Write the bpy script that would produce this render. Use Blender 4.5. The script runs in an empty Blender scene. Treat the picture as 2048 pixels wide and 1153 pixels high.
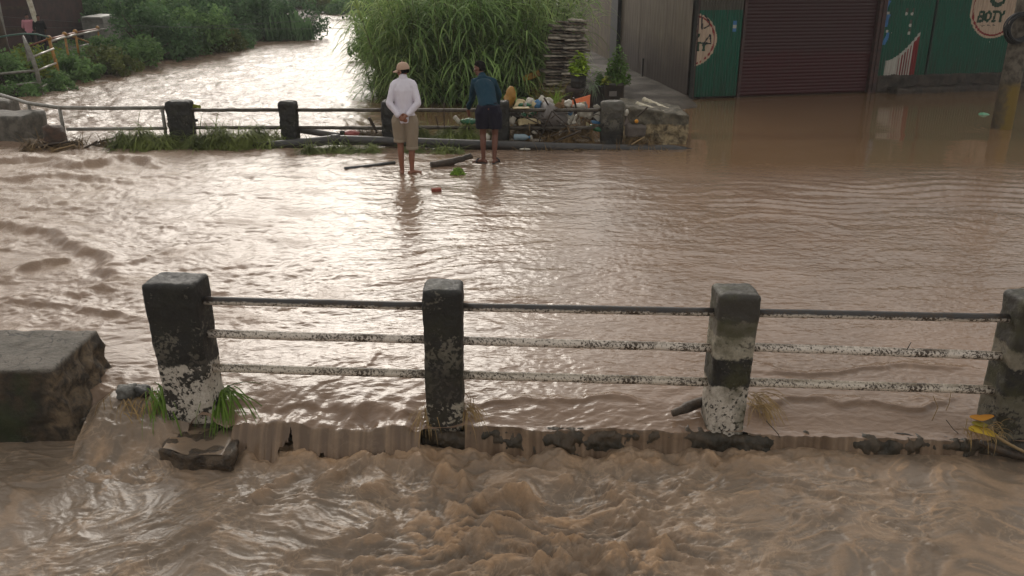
import bpy, math, random
import numpy as np
from mathutils import Vector, Matrix
R = math.radians
rng = np.random.default_rng(7)
random.seed(7)
SC = bpy.context.scene
COL = SC.collection

# ------------------------------------------------------------------ camera
CAM_H, PITCH, FPX = 3.0, R(20.5), 1700.0
cd = bpy.data.cameras.new('camera')
cam = bpy.data.objects.new('camera', cd); COL.objects.link(cam)
cam.location = (0, 0, CAM_H); cam.rotation_euler = (R(90) - PITCH, 0, 0)
cd.sensor_width = 36; cd.lens = FPX / 2048 * 36; cd.clip_end = 2000; cd.clip_start = 0.05
SC.camera = cam
CP, SP = math.cos(PITCH), math.sin(PITCH)
def ray(px, py):
    a, b = (px - 1024) / FPX, (576.5 - py) / FPX
    return Vector((a, CP + b * SP, -SP + b * CP))
def P(px, py, z=0.0):          # point of the photo on a level plane
    d = ray(px, py); t = (z - CAM_H) / d.z
    return Vector((0, 0, CAM_H)) + d * t
def PD(px, py, Y):             # point of the photo at distance Y
    d = ray(px, py); return Vector((0, 0, CAM_H)) + d * (Y / d.y)

# ------------------------------------------------------------------ noise
_p = np.random.default_rng(3).permutation(512).astype(np.int64)
def _h(i, j, k=0): return _p[(_p[(_p[i & 511] + j) & 511] + k) & 511]
_ga = np.linspace(0, 2 * np.pi, 512, endpoint=False)
def pn2(x, y, seed=0):
    x = np.asarray(x, float); y = np.asarray(y, float)
    xi = np.floor(x).astype(np.int64); yi = np.floor(y).astype(np.int64)
    xf = x - xi; yf = y - yi
    u = xf**3 * (xf * (xf * 6 - 15) + 10); v = yf**3 * (yf * (yf * 6 - 15) + 10)
    def g(a, b):
        t = _ga[_h(xi + a, yi + b, seed)]
        return np.cos(t) * (xf - a) + np.sin(t) * (yf - b)
    return ((g(0,0)*(1-u) + g(1,0)*u)*(1-v) + (g(0,1)*(1-u) + g(1,1)*u)*v) * 1.5
def fbm(x, y, o=4, seed=0, gain=.5):
    s = 0; a = 1
    for i in range(o):
        s = s + a * pn2(x, y, seed + i * 17); x = x * 2.03 + 3.1; y = y * 2.03 + 1.7; a *= gain
    return s
_g3 = np.random.default_rng(5).normal(size=(512,3)); _g3 /= np.linalg.norm(_g3, axis=1, keepdims=True)
def pn3(p, seed=0):
    p = np.asarray(p, float); pi = np.floor(p).astype(np.int64); pf = p - pi; w = pf**3*(pf*(pf*6-15)+10); s = 0
    for a in (0,1):
        for b in (0,1):
            for c in (0,1):
                g = _g3[_p[(_h(pi[:,0]+a, pi[:,1]+b, pi[:,2]+c) + seed) & 511]]
                k = (w[:,0] if a else 1-w[:,0])*(w[:,1] if b else 1-w[:,1])*(w[:,2] if c else 1-w[:,2])
                s = s + k*((pf - np.array([a,b,c]))*g).sum(1)
    return s*1.5
def fbm3(p, o=3, seed=0):
    s = 0; a = 1
    for i in range(o): s = s + a * pn3(p, seed + 13*i); p = p * 2.1 + 1.3; a *= .5
    return s
def sst(a, b, x):
    t = np.clip((x - a) / (b - a), 0, 1); return t * t * (3 - 2 * t)

# ------------------------------------------------------------------ objects
def tag(o, label=None, cat=None, group=None, kind=None):
    if label: o['label'] = label
    if cat: o['category'] = cat
    if group: o['group'] = group
    if kind: o['kind'] = kind
    return o
def empty(name, loc=(0,0,0), rz=0, **k):
    o = bpy.data.objects.new(name, None); COL.objects.link(o)
    o.location = loc; o.rotation_euler = (0, 0, rz); o.empty_display_size = .1
    return tag(o, **k)
def link(name, me, mat=None, parent=None, loc=(0,0,0), **k):
    o = bpy.data.objects.new(name, me); COL.objects.link(o)
    if mat is not None:
        for m in (mat if isinstance(mat, (list, tuple)) else [mat]): me.materials.append(m)
    if parent is not None: o.parent = parent
    o.location = loc
    return tag(o, **k)
def npmesh(name, V, F, smooth=True, mi=None, attrs=None):
    V = np.asarray(V, np.float32); F = np.asarray(F, np.int32)
    me = bpy.data.meshes.new(name); n, k = F.shape
    me.vertices.add(len(V)); me.vertices.foreach_set('co', V.ravel())
    me.loops.add(n * k); me.loops.foreach_set('vertex_index', F.ravel())
    me.polygons.add(n); me.polygons.foreach_set('loop_start', np.arange(0, n * k, k, dtype=np.int32))
    try: me.polygons.foreach_set('loop_total', np.full(n, k, np.int32))
    except Exception: pass
    me.polygons.foreach_set('use_smooth', np.full(n, smooth, bool))
    if mi is not None: me.polygons.foreach_set('material_index', np.asarray(mi, np.int32))
    for a, v in (attrs or {}).items():
        at = me.attributes.new(a, 'FLOAT', 'POINT'); at.data.foreach_set('value', np.asarray(v, np.float32).ravel())
    me.update(calc_edges=True); me.validate()
    return me
def gridF(nr, nc):
    i = np.arange(nr * nc).reshape(nr, nc)
    return np.stack([i[:-1,:-1], i[:-1,1:], i[1:,1:], i[1:,:-1]], -1).reshape(-1, 4)

def frame(d):
    d = Vector(d).normalized(); up = Vector((0,0,1)) if abs(d.z) < .9 else Vector((0,1,0))
    u = d.cross(up).normalized(); return u, u.cross(d).normalized()
class MB:
    def __init__(s): s.v = []; s.f = []; s.m = []
    def add(s, vs, fs, mi=0):
        b = len(s.v); s.v += [tuple(v) for v in vs]; s.f += [tuple(b + i for i in f) for f in fs]; s.m += [mi] * len(fs)
    def box(s, c, d, rot=None, mi=0):
        M = rot or Matrix.Identity(3); c = Vector(c)
        vs = [c + M @ Vector((x*d[0]/2, y*d[1]/2, z*d[2]/2)) for x in (-1,1) for y in (-1,1) for z in (-1,1)]
        s.add(vs, [(0,1,3,2),(4,6,7,5),(0,4,5,1),(2,3,7,6),(0,2,6,4),(1,5,7,3)], mi)
    def tube(s, pts, r, n=8, cap=True, mi=0):
        pts = [Vector(p) for p in pts]; m = len(pts)
        if not hasattr(r, '__len__'): r = [r] * m
        vs = []; pu = None
        for i, p in enumerate(pts):
            d = pts[min(i+1, m-1)] - pts[max(i-1, 0)]
            if d.length < 1e-9: d = Vector((0,0,1))
            u, v = frame(d)
            if pu is not None:
                d.normalize(); u = (pu - d * pu.dot(d))
                u = u.normalized() if u.length > 1e-6 else frame(d)[0]
                v = u.cross(d).normalized()
            pu = u
            for k in range(n):
                a = 2 * math.pi * k / n; vs.append(p + (u * math.cos(a) + v * math.sin(a)) * r[i])
        fs = [(i*n + k, i*n + (k+1) % n, (i+1)*n + (k+1) % n, (i+1)*n + k) for i in range(m-1) for k in range(n)]
        if cap: fs += [tuple(range(n))[::-1], tuple((m-1)*n + k for k in range(n))]
        s.add(vs, fs, mi)
    def loft(s, rings, n=16, mi=0):       # rings: (centre, side vector, depth vector)
        vs = []
        for c, a, b in rings:
            c, a, b = Vector(c), Vector(a), Vector(b)
            for k in range(n):
                t = 2*math.pi*k/n; vs.append(c + a*math.cos(t) + b*math.sin(t))
        m = len(rings)
        fs = [(i*n+k, i*n+(k+1)%n, (i+1)*n+(k+1)%n, (i+1)*n+k) for i in range(m-1) for k in range(n)]
        fs += [tuple(range(n))[::-1], tuple((m-1)*n+k for k in range(n))]
        s.add(vs, fs, mi)
    def lathe(s, prof, c=(0,0,0), n=14, axis=None, mi=0):
        c = Vector(c); M = Vector((0,0,1)).rotation_difference(Vector(axis)).to_matrix() if axis is not None else Matrix.Identity(3)
        vs = [c + M @ Vector((r*math.cos(2*math.pi*k/n), r*math.sin(2*math.pi*k/n), z)) for r, z in prof for k in range(n)]
        m = len(prof)
        fs = [(i*n+k, i*n+(k+1)%n, (i+1)*n+(k+1)%n, (i+1)*n+k) for i in range(m-1) for k in range(n)]
        fs += [tuple(range(n))[::-1], tuple((m-1)*n+k for k in range(n))]
        s.add(vs, fs, mi)
    def ell(s, c, r, M=None, n=12, m=8, mi=0):
        c = Vector(c); M = M or Matrix.Identity(3); r = (r, r, r) if not hasattr(r, '__len__') else r
        vs = []
        for i in range(1, m):
            t = math.pi*i/m
            for k in range(n):
                a = 2*math.pi*k/n
                vs.append(c + M @ Vector((r[0]*math.sin(t)*math.cos(a), r[1]*math.sin(t)*math.sin(a), r[2]*math.cos(t))))
        vs += [c + M @ Vector((0,0,r[2])), c - M @ Vector((0,0,r[2]))]
        q = (m-1)*n
        fs = [(i*n+k, (i+1)*n+k, (i+1)*n+(k+1)%n, i*n+(k+1)%n) for i in range(m-2) for k in range(n)]
        fs += [(q, k, (k+1)%n) for k in range(n)] + [(q+1, (m-2)*n+(k+1)%n, (m-2)*n+k) for k in range(n)]
        s.add(vs, fs, mi)
    def cap(s, a, b, ra, rb, n=10, mi=0):  # tapered capsule
        a, b = Vector(a), Vector(b); d = (b-a)
        if d.length < 1e-6: return
        d.normalize(); pts = []; rr = []
        for t in (-1, -.8, -.4): pts.append(a + d*ra*t); rr.append(ra*math.sqrt(max(.01, 1-t*t)))
        pts += [a, b]; rr += [ra, rb]
        for t in (.4, .8, 1): pts.append(b + d*rb*t); rr.append(rb*math.sqrt(max(.01, 1-t*t)))
        s.tube(pts, rr, n, True, mi)
    def mesh(s, name, smooth=True):
        me = bpy.data.meshes.new(name); me.from_pydata(s.v, [], s.f)
        me.polygons.foreach_set('use_smooth', [smooth]*len(s.f)); me.polygons.foreach_set('material_index', s.m)
        me.update(); return me
    def build(s, name, mat=None, parent=None, smooth=True, loc=(0,0,0), **k):
        if loc != (0,0,0):
            l = Vector(loc); s.v = [tuple(Vector(v) - l) for v in s.v]
        return link(name, s.mesh(name, smooth), mat, parent, loc, **k)
def baked(me, mods):                       # mesh with modifiers applied
    o = bpy.data.objects.new('temporary', me); COL.objects.link(o)
    for t, kv in mods:
        m = o.modifiers.new(t, t)
        for a, b in kv.items(): setattr(m, a, b)
    dg = bpy.context.evaluated_depsgraph_get()
    r = bpy.data.meshes.new_from_object(o.evaluated_get(dg)); bpy.data.objects.remove(o)
    r.polygons.foreach_set('use_smooth', [True]*len(r.polygons)); return r
def remeshed(mb, vox=.008, it=4):
    return baked(mb.mesh('m'), [('REMESH', dict(mode='VOXEL', voxel_size=vox)), ('SMOOTH', dict(factor=.5, iterations=it))])
def rbox(d, res=.04, bev=.02, amp=.0, freq=6, seed=0, fn=None, oct=3):   # rounded box standing on z=0, roughened
    dx, dy, dz = d; V = []; F = []
    h = np.array([dx/2, dy/2, dz/2])
    def face(ax, sg):
        a, b = [(1,2),(2,0),(0,1)][ax]
        na = max(2, int(d[a]/res)+1); nb = max(2, int(d[b]/res)+1)
        A, B = np.meshgrid(np.linspace(-h[a], h[a], na), np.linspace(-h[b], h[b], nb), indexing='ij')
        p = np.zeros((na*nb, 3)); p[:,a] = A.ravel(); p[:,b] = B.ravel(); p[:,ax] = sg*h[ax]
        f = gridF(na, nb)
        if sg < 0: f = f[:, ::-1]
        return p, f
    off = 0
    for ax in range(3):
        for sg in (-1, 1):
            p, f = face(ax, sg); V.append(p); F.append(f + off); off += len(p)
    V = np.concatenate(V); F = np.concatenate(F)
    inner = np.clip(V, -h+bev, h-bev); dv = V - inner; L = np.linalg.norm(dv, axis=1, keepdims=True)
    N = dv / np.maximum(L, 1e-9); V = inner + N * bev
    if amp: V = V + N * (amp * fbm3(V*freq + seed*7.7, oct, seed))[:,None]
    V[:,2] += dz/2
    if fn: V = fn(V)
    # weld the seams
    key = np.round(V*20000).astype(np.int64); _, ix, inv = np.unique(key, axis=0, return_index=True, return_inverse=True)
    return V[ix], inv.ravel()[F]

# ------------------------------------------------------------------ materials
def lin(c):
    c = np.array(c, float)/255; return tuple(np.where(c <= .04045, c/12.92, ((c+.055)/1.055)**2.4)) + (1,)
class NT:
    def __init__(s, name):
        s.m = bpy.data.materials.new(name); s.m.use_nodes = True; s.t = s.m.node_tree
        s.b = s.t.nodes['Principled BSDF']; s.out = s.t.nodes['Material Output']
    def n(s, typ, **kv):
        o = s.t.nodes.new(typ)
        for k, v in kv.items():
            if k[0] == '_': o.inputs[k[1:].replace('_', ' ')].default_value = v
            else: setattr(o, k, v)
        return o
    def l(s, a, b): s.t.links.new(a, b)
    def co(s, kind='Object', scale=(1,1,1)):
        c = s.n('ShaderNodeTexCoord'); m = s.n('ShaderNodeMapping'); m.inputs['Scale'].default_value = scale
        s.l(c.outputs[kind], m.inputs[0]); return m.outputs[0]
    def noise(s, v, scale, detail=4, rough=.55, dist=0):
        o = s.n('ShaderNodeTexNoise'); s.l(v, o.inputs['Vector'])
        o.inputs['Scale'].default_value = scale; o.inputs['Detail'].default_value = detail
        o.inputs['Roughness'].default_value = rough; o.inputs['Distortion'].default_value = dist
        return o.outputs['Fac']
    def ramp(s, f, stops):
        o = s.n('ShaderNodeValToRGB'); s.l(f, o.inputs[0]); e = o.color_ramp.elements
        while len(e) < len(stops): e.new(.5)
        for i, (p, c) in enumerate(stops):
            e[i].position = p; e[i].color = c if hasattr(c, '__len__') else (c, c, c, 1)
        return o.outputs[0]
    def mix(s, f, a, b):
        o = s.n('ShaderNodeMix', data_type='RGBA')
        for sock, v in ((o.inputs[0], f), (o.inputs[6], a), (o.inputs[7], b)):
            if isinstance(v, bpy.types.NodeSocket): s.l(v, sock)
            else: sock.default_value = v
        return o.outputs[2]
    def math(s, op, a, b=0, clamp=False):
        o = s.n('ShaderNodeMath', operation=op, use_clamp=clamp)
        for sock, v in ((o.inputs[0], a), (o.inputs[1], b)):
            if isinstance(v, bpy.types.NodeSocket): s.l(v, sock)
            else: sock.default_value = v
        return o.outputs[0]
    def sep(s, v):
        o = s.n('ShaderNodeSeparateXYZ'); s.l(v, o.inputs[0]); return o.outputs
    def bump(s, h, dist=.01, strength=1.0, nrm=None):
        o = s.n('ShaderNodeBump'); s.l(h, o.inputs['Height']); o.inputs['Distance'].default_value = dist
        o.inputs['Strength'].default_value = strength
        if nrm is not None: s.l(nrm, o.inputs['Normal'])
        return o.outputs[0]
    def fin(s, col=None, rough=None, nrm=None, spec=None, metal=None):
        for nm, v in (('Base Color', col), ('Roughness', rough), ('Normal', nrm), ('Specular IOR Level', spec), ('Metallic', metal)):
            if v is None: continue
            if isinstance(v, bpy.types.NodeSocket): s.l(v, s.b.inputs[nm])
            else: s.b.inputs[nm].default_value = v
        return s.m
def worn(name, c1, c2=None, scale=9, rough=.7, bump=.004, lo=.4, hi=.62, spec=.4, metal=0, stretch=(1,1,1)):
    """two-tone blotchy surface with fine grain"""
    t = NT(name); v = t.co('Object', stretch)
    c1 = c1 if len(c1) == 4 else lin(c1); c2 = (tuple(x*.5 for x in c1[:3])+(1,)) if c2 is None else (c2 if len(c2) == 4 else lin(c2))
    f = t.ramp(t.noise(v, scale, 6, .62), [(lo, 0), (hi, 1)])
    g = t.noise(v, scale*9, 3, .6)
    col = t.mix(f, c1, c2); col = t.mix(t.math('MULTIPLY', g, .35), col, tuple(x*.55 for x in c1[:3])+(1,))
    return t.fin(col, rough, t.bump(t.noise(v, scale*4, 5, .65), bump) if bump else None, spec, metal)
def plain(name, c, rough=.5, var=.25, scale=14, spec=.5):
    c = c if len(c) == 4 else lin(c); return worn(name, c, tuple(x*(1-var) for x in c[:3])+(1,), scale, rough, .0015, .3, .7, spec)
def leafmat(name, a, b, trans=.3, rough=.5):
    t = NT(name); a = a if len(a) == 4 else lin(a); b = b if len(b) == 4 else lin(b)
    g = t.n('ShaderNodeNewGeometry'); v = t.co('Object')
    col = t.mix(g.outputs['Random Per Island'], a, b)
    col = t.mix(t.ramp(t.noise(v, 1.3, 3), [(.4, 0), (.65, 1)]), col, tuple(x*1.5 for x in b[:3])+(1,))
    t.fin(col, .65, None, .15)
    tr = t.n('ShaderNodeBsdfTranslucent'); t.l(col, tr.inputs[0]); mx = t.n('ShaderNodeMixShader'); mx.inputs[0].default_value = trans
    t.l(t.b.outputs[0], mx.inputs[1]); t.l(tr.outputs[0], mx.inputs[2]); t.l(mx.outputs[0], t.out.inputs[0])
    return t.m
# ------------------------------------------------------------------ light
SUN_EL, SUN_AZ = R(27), R(-13)            # azimuth from +Y, to the left of the view
wd = bpy.data.worlds.new('World'); SC.world = wd; wd.use_nodes = True
wt = wd.node_tree; bg = wt.nodes['Background']
sk = wt.nodes.new('ShaderNodeTexSky'); sk.sky_type = 'NISHITA'; sk.sun_disc = False
sk.sun_elevation = SUN_EL; sk.sun_rotation = SUN_AZ; sk.air_density = 1.0; sk.dust_density = 5.0; sk.ozone_density = .6
hs = wt.nodes.new('ShaderNodeHueSaturation'); hs.inputs['Saturation'].default_value = .3
wt.links.new(sk.outputs[0], hs.inputs['Color'])
tint = wt.nodes.new('ShaderNodeMix'); tint.data_type = 'RGBA'; tint.blend_type = 'MULTIPLY'; tint.inputs[0].default_value = 1
tint.inputs[7].default_value = (1.0, .97, .93, 1); wt.links.new(hs.outputs[0], tint.inputs[6])
# thin cloud deck: evens the clear-sky gradient out
tc = wt.nodes.new('ShaderNodeTexCoord'); cn = wt.nodes.new('ShaderNodeTexNoise'); cn.inputs['Scale'].default_value = 2.2; cn.inputs['Detail'].default_value = 5
wt.links.new(tc.outputs['Generated'], cn.inputs['Vector'])
cr = wt.nodes.new('ShaderNodeValToRGB'); cr.color_ramp.elements[0].position = .35; cr.color_ramp.elements[0].color = (4.5,4.4,4.3,1); cr.color_ramp.elements[1].position = .68; cr.color_ramp.elements[1].color = (7.6,7.4,7.0,1)
wt.links.new(cn.outputs['Fac'], cr.inputs[0])
cm = wt.nodes.new('ShaderNodeMix'); cm.data_type = 'RGBA'; cm.inputs[0].default_value = .62
wt.links.new(tint.outputs[2], cm.inputs[6]); wt.links.new(cr.outputs[0], cm.inputs[7]); wt.links.new(cm.outputs[2], bg.inputs[0]); bg.inputs[1].default_value = .15
sl = bpy.data.lights.new('sun', 'SUN'); sun = bpy.data.objects.new('sun', sl); COL.objects.link(sun)
sl.energy = .75; sl.angle = R(26); sl.color = (1, .94, .85)
sdir = Vector((math.sin(SUN_AZ)*math.cos(SUN_EL), math.cos(SUN_AZ)*math.cos(SUN_EL), math.sin(SUN_EL)))
sun.rotation_euler = sdir.to_track_quat('Z', 'Y').to_euler()
SC.view_settings.view_transform = 'Standard'; SC.view_settings.look = 'None'; SC.view_settings.gamma = 1
SC.view_settings.exposure = 0.0
SC.cycles.use_denoising = True; SC.cycles.max_bounces = 6; SC.cycles.sample_clamp_indirect = 6

# ------------------------------------------------------------------ the setting
BL = np.array([(10,-13.2),(18,-12.6),(22.3,-12.1),(27,-12.5),(32,-12.3),(38,-11.4),(41,-9.6),(51,-10.5),(57,-11.5),(75,-15),(200,-40)])
BR = np.array([(10,1.6),(16.5,1.2),(18.5,.6),(20,-.2),(23,-3.0),(30,-5.0),(40,-6.2),(57,-8.5),(75,-11),(200,-34)])
def bankL(Y): return np.interp(Y, BL[:,0], BL[:,1])
def bankR(Y): return np.interp(Y, BR[:,0], BR[:,1])
def ye(X): return 5.36 - .055*(X + .48)           # near edge of the bridge deck
def terrain(X, Y):
    n = fbm(X*.4, Y*.4, 3, 40)*.05
    land = np.maximum(sst(0, -1.5, X - bankL(Y)), sst(0, 1.2, X - bankR(Y)))
    zr = -.10 + sst(18.6, 21.5, Y)*(.16 + .004*(Y-20)) ; zl = .30 + .012*np.maximum(0, bankL(Y)-X)
    zr = np.where(X > 4.6 + .2*(Y-21.6), np.where(Y < 24, -.10, .1), zr)
    top = np.where(X > bankR(Y), zr + n*.4, zl + n*2)
    z = -1.3 + land*(top + 1.3)
    z = np.where((Y < 15.9) & (Y > 4.9), np.where(land > .5, z, -1.3), z)
    return np.where(Y < 5.0, -.75, np.where((Y < 15.6), np.minimum(z, -.2), z))
def axis(lo, hi, mid0, mid1, fine, coarse):
    return np.concatenate([np.geomspace(1, mid0-lo+1, coarse)[::-1]*-1 + mid0 + 1, np.arange(mid0, mid1, fine)[1:], np.geomspace(1, hi-mid1+1, coarse) + mid1 - 1])
gx = axis(-150, 150, -20, 16, .3, 24); gy = axis(-40, 240, 4.4, 60, .3, 24)
GX, GY = np.meshgrid(gx, gy); GZ = terrain(GX, GY)
t = NT('mud_ground'); v = t.co('Object')
f1 = t.noise(v, .9, 7, .6); f2 = t.noise(v, 14, 5, .7)
col = t.mix(t.ramp(f1, [(.38,0),(.62,1)]), lin((78,67,55)), lin((56,49,42)))
col = t.mix(t.ramp(f2, [(.5,0),(.72,1)]), col, lin((42,37,32)))
MUD = t.fin(col, t.ramp(f1, [(.4,.6),(.6,.85)]), t.bump(f2, .03), .25)
link('ground', npmesh('ground', np.stack([GX,GY,GZ],-1).reshape(-1,3), gridF(*GX.shape)), MUD, kind='structure')

# muddy water: opaque brown with a wet gloss; foam is lighter tan
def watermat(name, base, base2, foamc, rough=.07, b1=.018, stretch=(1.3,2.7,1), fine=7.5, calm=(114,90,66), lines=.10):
    t = NT(name); v = t.co('Object', stretch); v1 = t.co('Object')
    at = t.n('ShaderNodeAttribute', attribute_name='foam'); am = t.n('ShaderNodeAttribute', attribute_name='rip')
    col = t.mix(t.ramp(t.noise(v1, .55, 5, .6, .6), [(.35,0),(.65,1)]), lin(base), lin(base2))
    cl_ = t.n('ShaderNodeMapRange'); t.l(am.outputs['Fac'], cl_.inputs[0]); cl_.inputs[1].default_value = .62; cl_.inputs[2].default_value = .15; col = t.mix(cl_.outputs[0], col, lin(calm))  # calm water goes browner: shade on the right-hand water put into its colour
    fl_ = t.noise(v1, 3.2, 6, .62, 2.2); ln = t.ramp(fl_, [(.462,0),(.492,1),(.500,1),(.535,0)])
    pm = t.ramp(t.noise(v1, 1.7, 4, .6), [(.42,0),(.62,1)])
    col = t.mix(t.math('MULTIPLY', t.math('MULTIPLY', ln, pm), lines), col, lin((196,170,142)))
    fr = t.noise(v1, 22, 8, .75, 1.4)
    fo = t.math('MULTIPLY', at.outputs['Fac'], t.ramp(fr, [(.25,.45),(.6,1)]), True)
    col = t.mix(fo, col, lin(foamc))
    w1 = t.noise(v, fine, 3, .5, .8); w2 = t.noise(v, fine*.35, 3, .5, .5)
    hh = t.math('ADD', t.math('MULTIPLY', w1, .4), w2)
    hh = t.math('ADD', hh, t.math('MULTIPLY', t.math('MULTIPLY', t.noise(v1, 55, 5, .7), fo), .9))
    bm = t.n('ShaderNodeBump'); t.l(hh, bm.inputs['Height']); bm.inputs['Distance'].default_value = b1; t.l(am.outputs['Fac'], bm.inputs['Strength'])
    rv = t.n('ShaderNodeMapRange'); t.l(am.outputs['Fac'], rv.inputs[0]); rv.inputs[1].default_value = 1.1; rv.inputs[2].default_value = 2.3; rv.inputs[4].default_value = .13
    rg = t.math('ADD', t.math('ADD', t.math('MULTIPLY', fo, .35), rough), rv.outputs[0])
    t.b.inputs['IOR'].default_value = 1.33
    return t.fin(col, rg, bm.outputs[0], .5)
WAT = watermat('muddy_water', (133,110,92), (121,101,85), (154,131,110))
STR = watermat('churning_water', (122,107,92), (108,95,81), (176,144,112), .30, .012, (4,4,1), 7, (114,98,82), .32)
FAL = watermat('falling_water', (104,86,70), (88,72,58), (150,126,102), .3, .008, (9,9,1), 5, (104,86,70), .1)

def seg_d(X, Y, pts):                       # distance to a polyline and side of it
    best = np.full(X.shape, 1e9); side = np.zeros(X.shape); tt = np.zeros(X.shape); n = len(pts) - 1
    for i in range(n):
        a, b = pts[i], pts[i+1]; dx, dy = b[0]-a[0], b[1]-a[1]; L = dx*dx + dy*dy + 1e-12
        t = np.clip(((X-a[0])*dx + (Y-a[1])*dy)/L, 0, 1)
        ex, ey = X-a[0]-t*dx, Y-a[1]-t*dy; d = np.hypot(ex, ey); s = np.sign(dx*ey - dy*ex)
        k = d < best; best = np.where(k, d, best); side = np.where(k, s, side); tt = np.where(k, (i+t)/n, tt)
    return best, side, tt
def ridges(X, Y, lst, z):
    h = np.zeros(X.shape); fo = np.zeros(X.shape)
    wx = X + .10*fbm(X*2.2, Y*2.2, 3, 71); wy = Y + .10*fbm(X*2.2, Y*2.2, 3, 83)
    for pix, A, w, fm in lst:
        pts = [P(a, b, z)[:2] for a, b in pix]
        d, s, tt = seg_d(wx, wy, pts)
        ww = np.where(s > 0, w, w*.45); fade = np.clip(np.minimum(tt, 1-tt)*6 + .15, 0, 1)
        g = np.exp(-(d/ww)**2)*fade
        h += A*g; fo = np.maximum(fo, fm*np.exp(-(d/(w*.7))**2)*fade)
    return h, fo

PB_ = P(2003, 254)
# flood water over road and river: one sheet, finer rows where it is seen closest
def rowsY(py): return np.array([P(1024, q, 0)[1] for q in py])
ry = rowsY(np.concatenate([np.linspace(842, 45, 620), [40, 30, 20]]))
uu = np.concatenate([np.arange(-2.2,-1.01,.04), np.linspace(-1, 1, 940), np.arange(1.04,2.21,.04)])
Y1, U1 = np.meshgrid(ry, uu, indexing='ij')
X1 = U1*(1.1 + .78*Y1)
Y1 = np.maximum(Y1, 0) + 0*X1
def lipY(x): return ye(x) - .02 + (.05*fbm(x*2.2, 0*x+2, 5, 260) + .01)*sst(-.6,-.3,x) + .02*fbm(x*9, 0*x+5, 3, 262)*sst(1.5,1.9,x)
ed = lipY(X1)
Y1 = np.where(Y1 < 7.5, ed + (Y1 - ry[0])*(7.5 - ed)/(7.5 - ry[0]), Y1)
def flood(X, Y):
    deck = sst(15.9, 14.8, Y)
    left = sst(-.6, -3.6, X)*deck
    right = sst(1.2, 4.5, X + .25*(Y-12))
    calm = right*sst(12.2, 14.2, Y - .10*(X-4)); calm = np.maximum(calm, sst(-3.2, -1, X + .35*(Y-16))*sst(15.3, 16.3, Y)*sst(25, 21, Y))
    river = sst(14.8, 15.9, Y)*(1-calm)
    wx = X + .35*fbm(X*.5, Y*.5, 2, 5); wy = Y + .35*fbm(X*.5, Y*.5, 2, 9)
    rq = lambda a, b, s: .35 - np.abs(pn2(a, b, s))
    rp = pn2(wx*1.9, wy*4.6, 1)*.0045 + rq(wx*5.6+wy*1.6, wy*9.5, 2)*.0056 + rq(wx*10, wy*14-wx*3, 3)*.0044 + pn2(wx*17+wy*4, wy*22, 14)*.0020
    h = rp*(1 - .93*calm)*(1 + .3*left)*(.85 + .75*fbm(X*.55, Y*.8, 2, 15)).clip(.25,1.4)
    # long swells
    h += pn2(wx*.9, wy*2.4, 4)*.007*(1-calm)*(deck)
    # fan of diagonal standing waves left of the middle
    fan = np.exp(-(((X+1.4)/2.0)**2 + ((Y-8.3)/1.9)**2))
    d = (wy - .42*wx); h += fan*.011*np.sin(d*2*np.pi/.36 + 2*pn2(wx*.8, wy*.8, 6))*(.6+.6*pn2(wx*1.5, wy*1.5, 8))
    # even ripple train on the right
    trn = np.exp(-(((X-5.8)/3.0)**2 + ((Y-11.6-.12*(X-5))/1.1)**2))
    h += trn*.015*np.sin((wy + .13*wx)*2*np.pi/.34 + 1.5*pn2(wx*.7, wy*.9, 12))*(.75+.6*pn2(wx*1.2, wy*2, 11))
    # turbulent left side
    tb = np.clip(fbm(wx*.9 + .5*wy, wy*1.5, 4, 20), -1, 1.2)
    h += left*(.019*tb + .016*(1-np.abs(fbm(wx*1.6, wy*2.6, 4, 25)))**2 + .008*fbm(wx*5, wy*8, 3, 27))
    lt = sst(-4.2, -6.5, X)*deck; h += lt*.026*fbm(wx*2.6, wy*4, 4, 31)
    # choppy river
    h += river*.06*(.4 - np.abs(fbm(wx*.55, wy*.75, 2, 59)))
    h += river*1.0*(.030*fbm(wx*.9, wy*1.3, 4, 50) + .030*fbm(wx*2.6, wy*2.6, 3, 55) + .006*fbm(wx*7, wy*7, 2, 57))
    rg, fo = ridges(X, Y, [
        ([(-160,470),(0,452),(110,470),(205,520),(236,548),(225,570)], .085, .20, .55),
        ([(240,575),(160,588),(60,600),(-60,640)], .05, .14, .5),
        ([(-100,690),(20,560),(90,530),(140,522)], .05, .10, .7),
        ([(-120,560),(0,505),(60,480)], .04, .12, .4),
        ([(230,545),(300,520),(420,480)], .028, .10, .0),
        ([(0,600),(150,615),(280,640)], .04, .12, .3),
        ([(-60,335),(60,322),(160,335),(260,322),(330,338)], .10, .25, .5),
        ([(-60,372),(120,350),(240,366)], .06, .2, .3),
        ([(1300,470),(1500,425),(1620,432),(1700,470)], .012, .12, 0),
        ([(1480,738),(1620,745),(1780,733),(1960,738)], .022, .06, 0),
        ([(1500,815),(1640,806),(1760,812),(1940,806)], .03, .05, 0),
        ([(940,795),(1060,800),(1180,790),(1330,806)], .022, .06, .1),
        ([(500,800),(640,806),(760,800),(830,810)], .016, .08, .1),
        ([(600,790),(700,735),(790,705)], .010, .05, 0),
    ], 0.0)
    h += rg
    for q, n_ in ((P(808,350),1), (P(826,350),1), (P(965,327),1), (P(990,327),1), (Vector((-2.33,5.6,0)),2), (Vector((-.485,5.5,0)),2), (Vector((1.505,5.4,0)),2), (PB_,2)):
        r_ = np.hypot(X-q.x, Y-q.y)*(1 if n_ == 1 else .7); h += .006*np.exp(-(r_/.34)**2)*np.cos(r_*2*np.pi/.12)*sst(.03,.1,r_)
    # draw-down to the lip
    dl = Y - ye(X); lw = sst(-.2, -.9, X)
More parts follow.
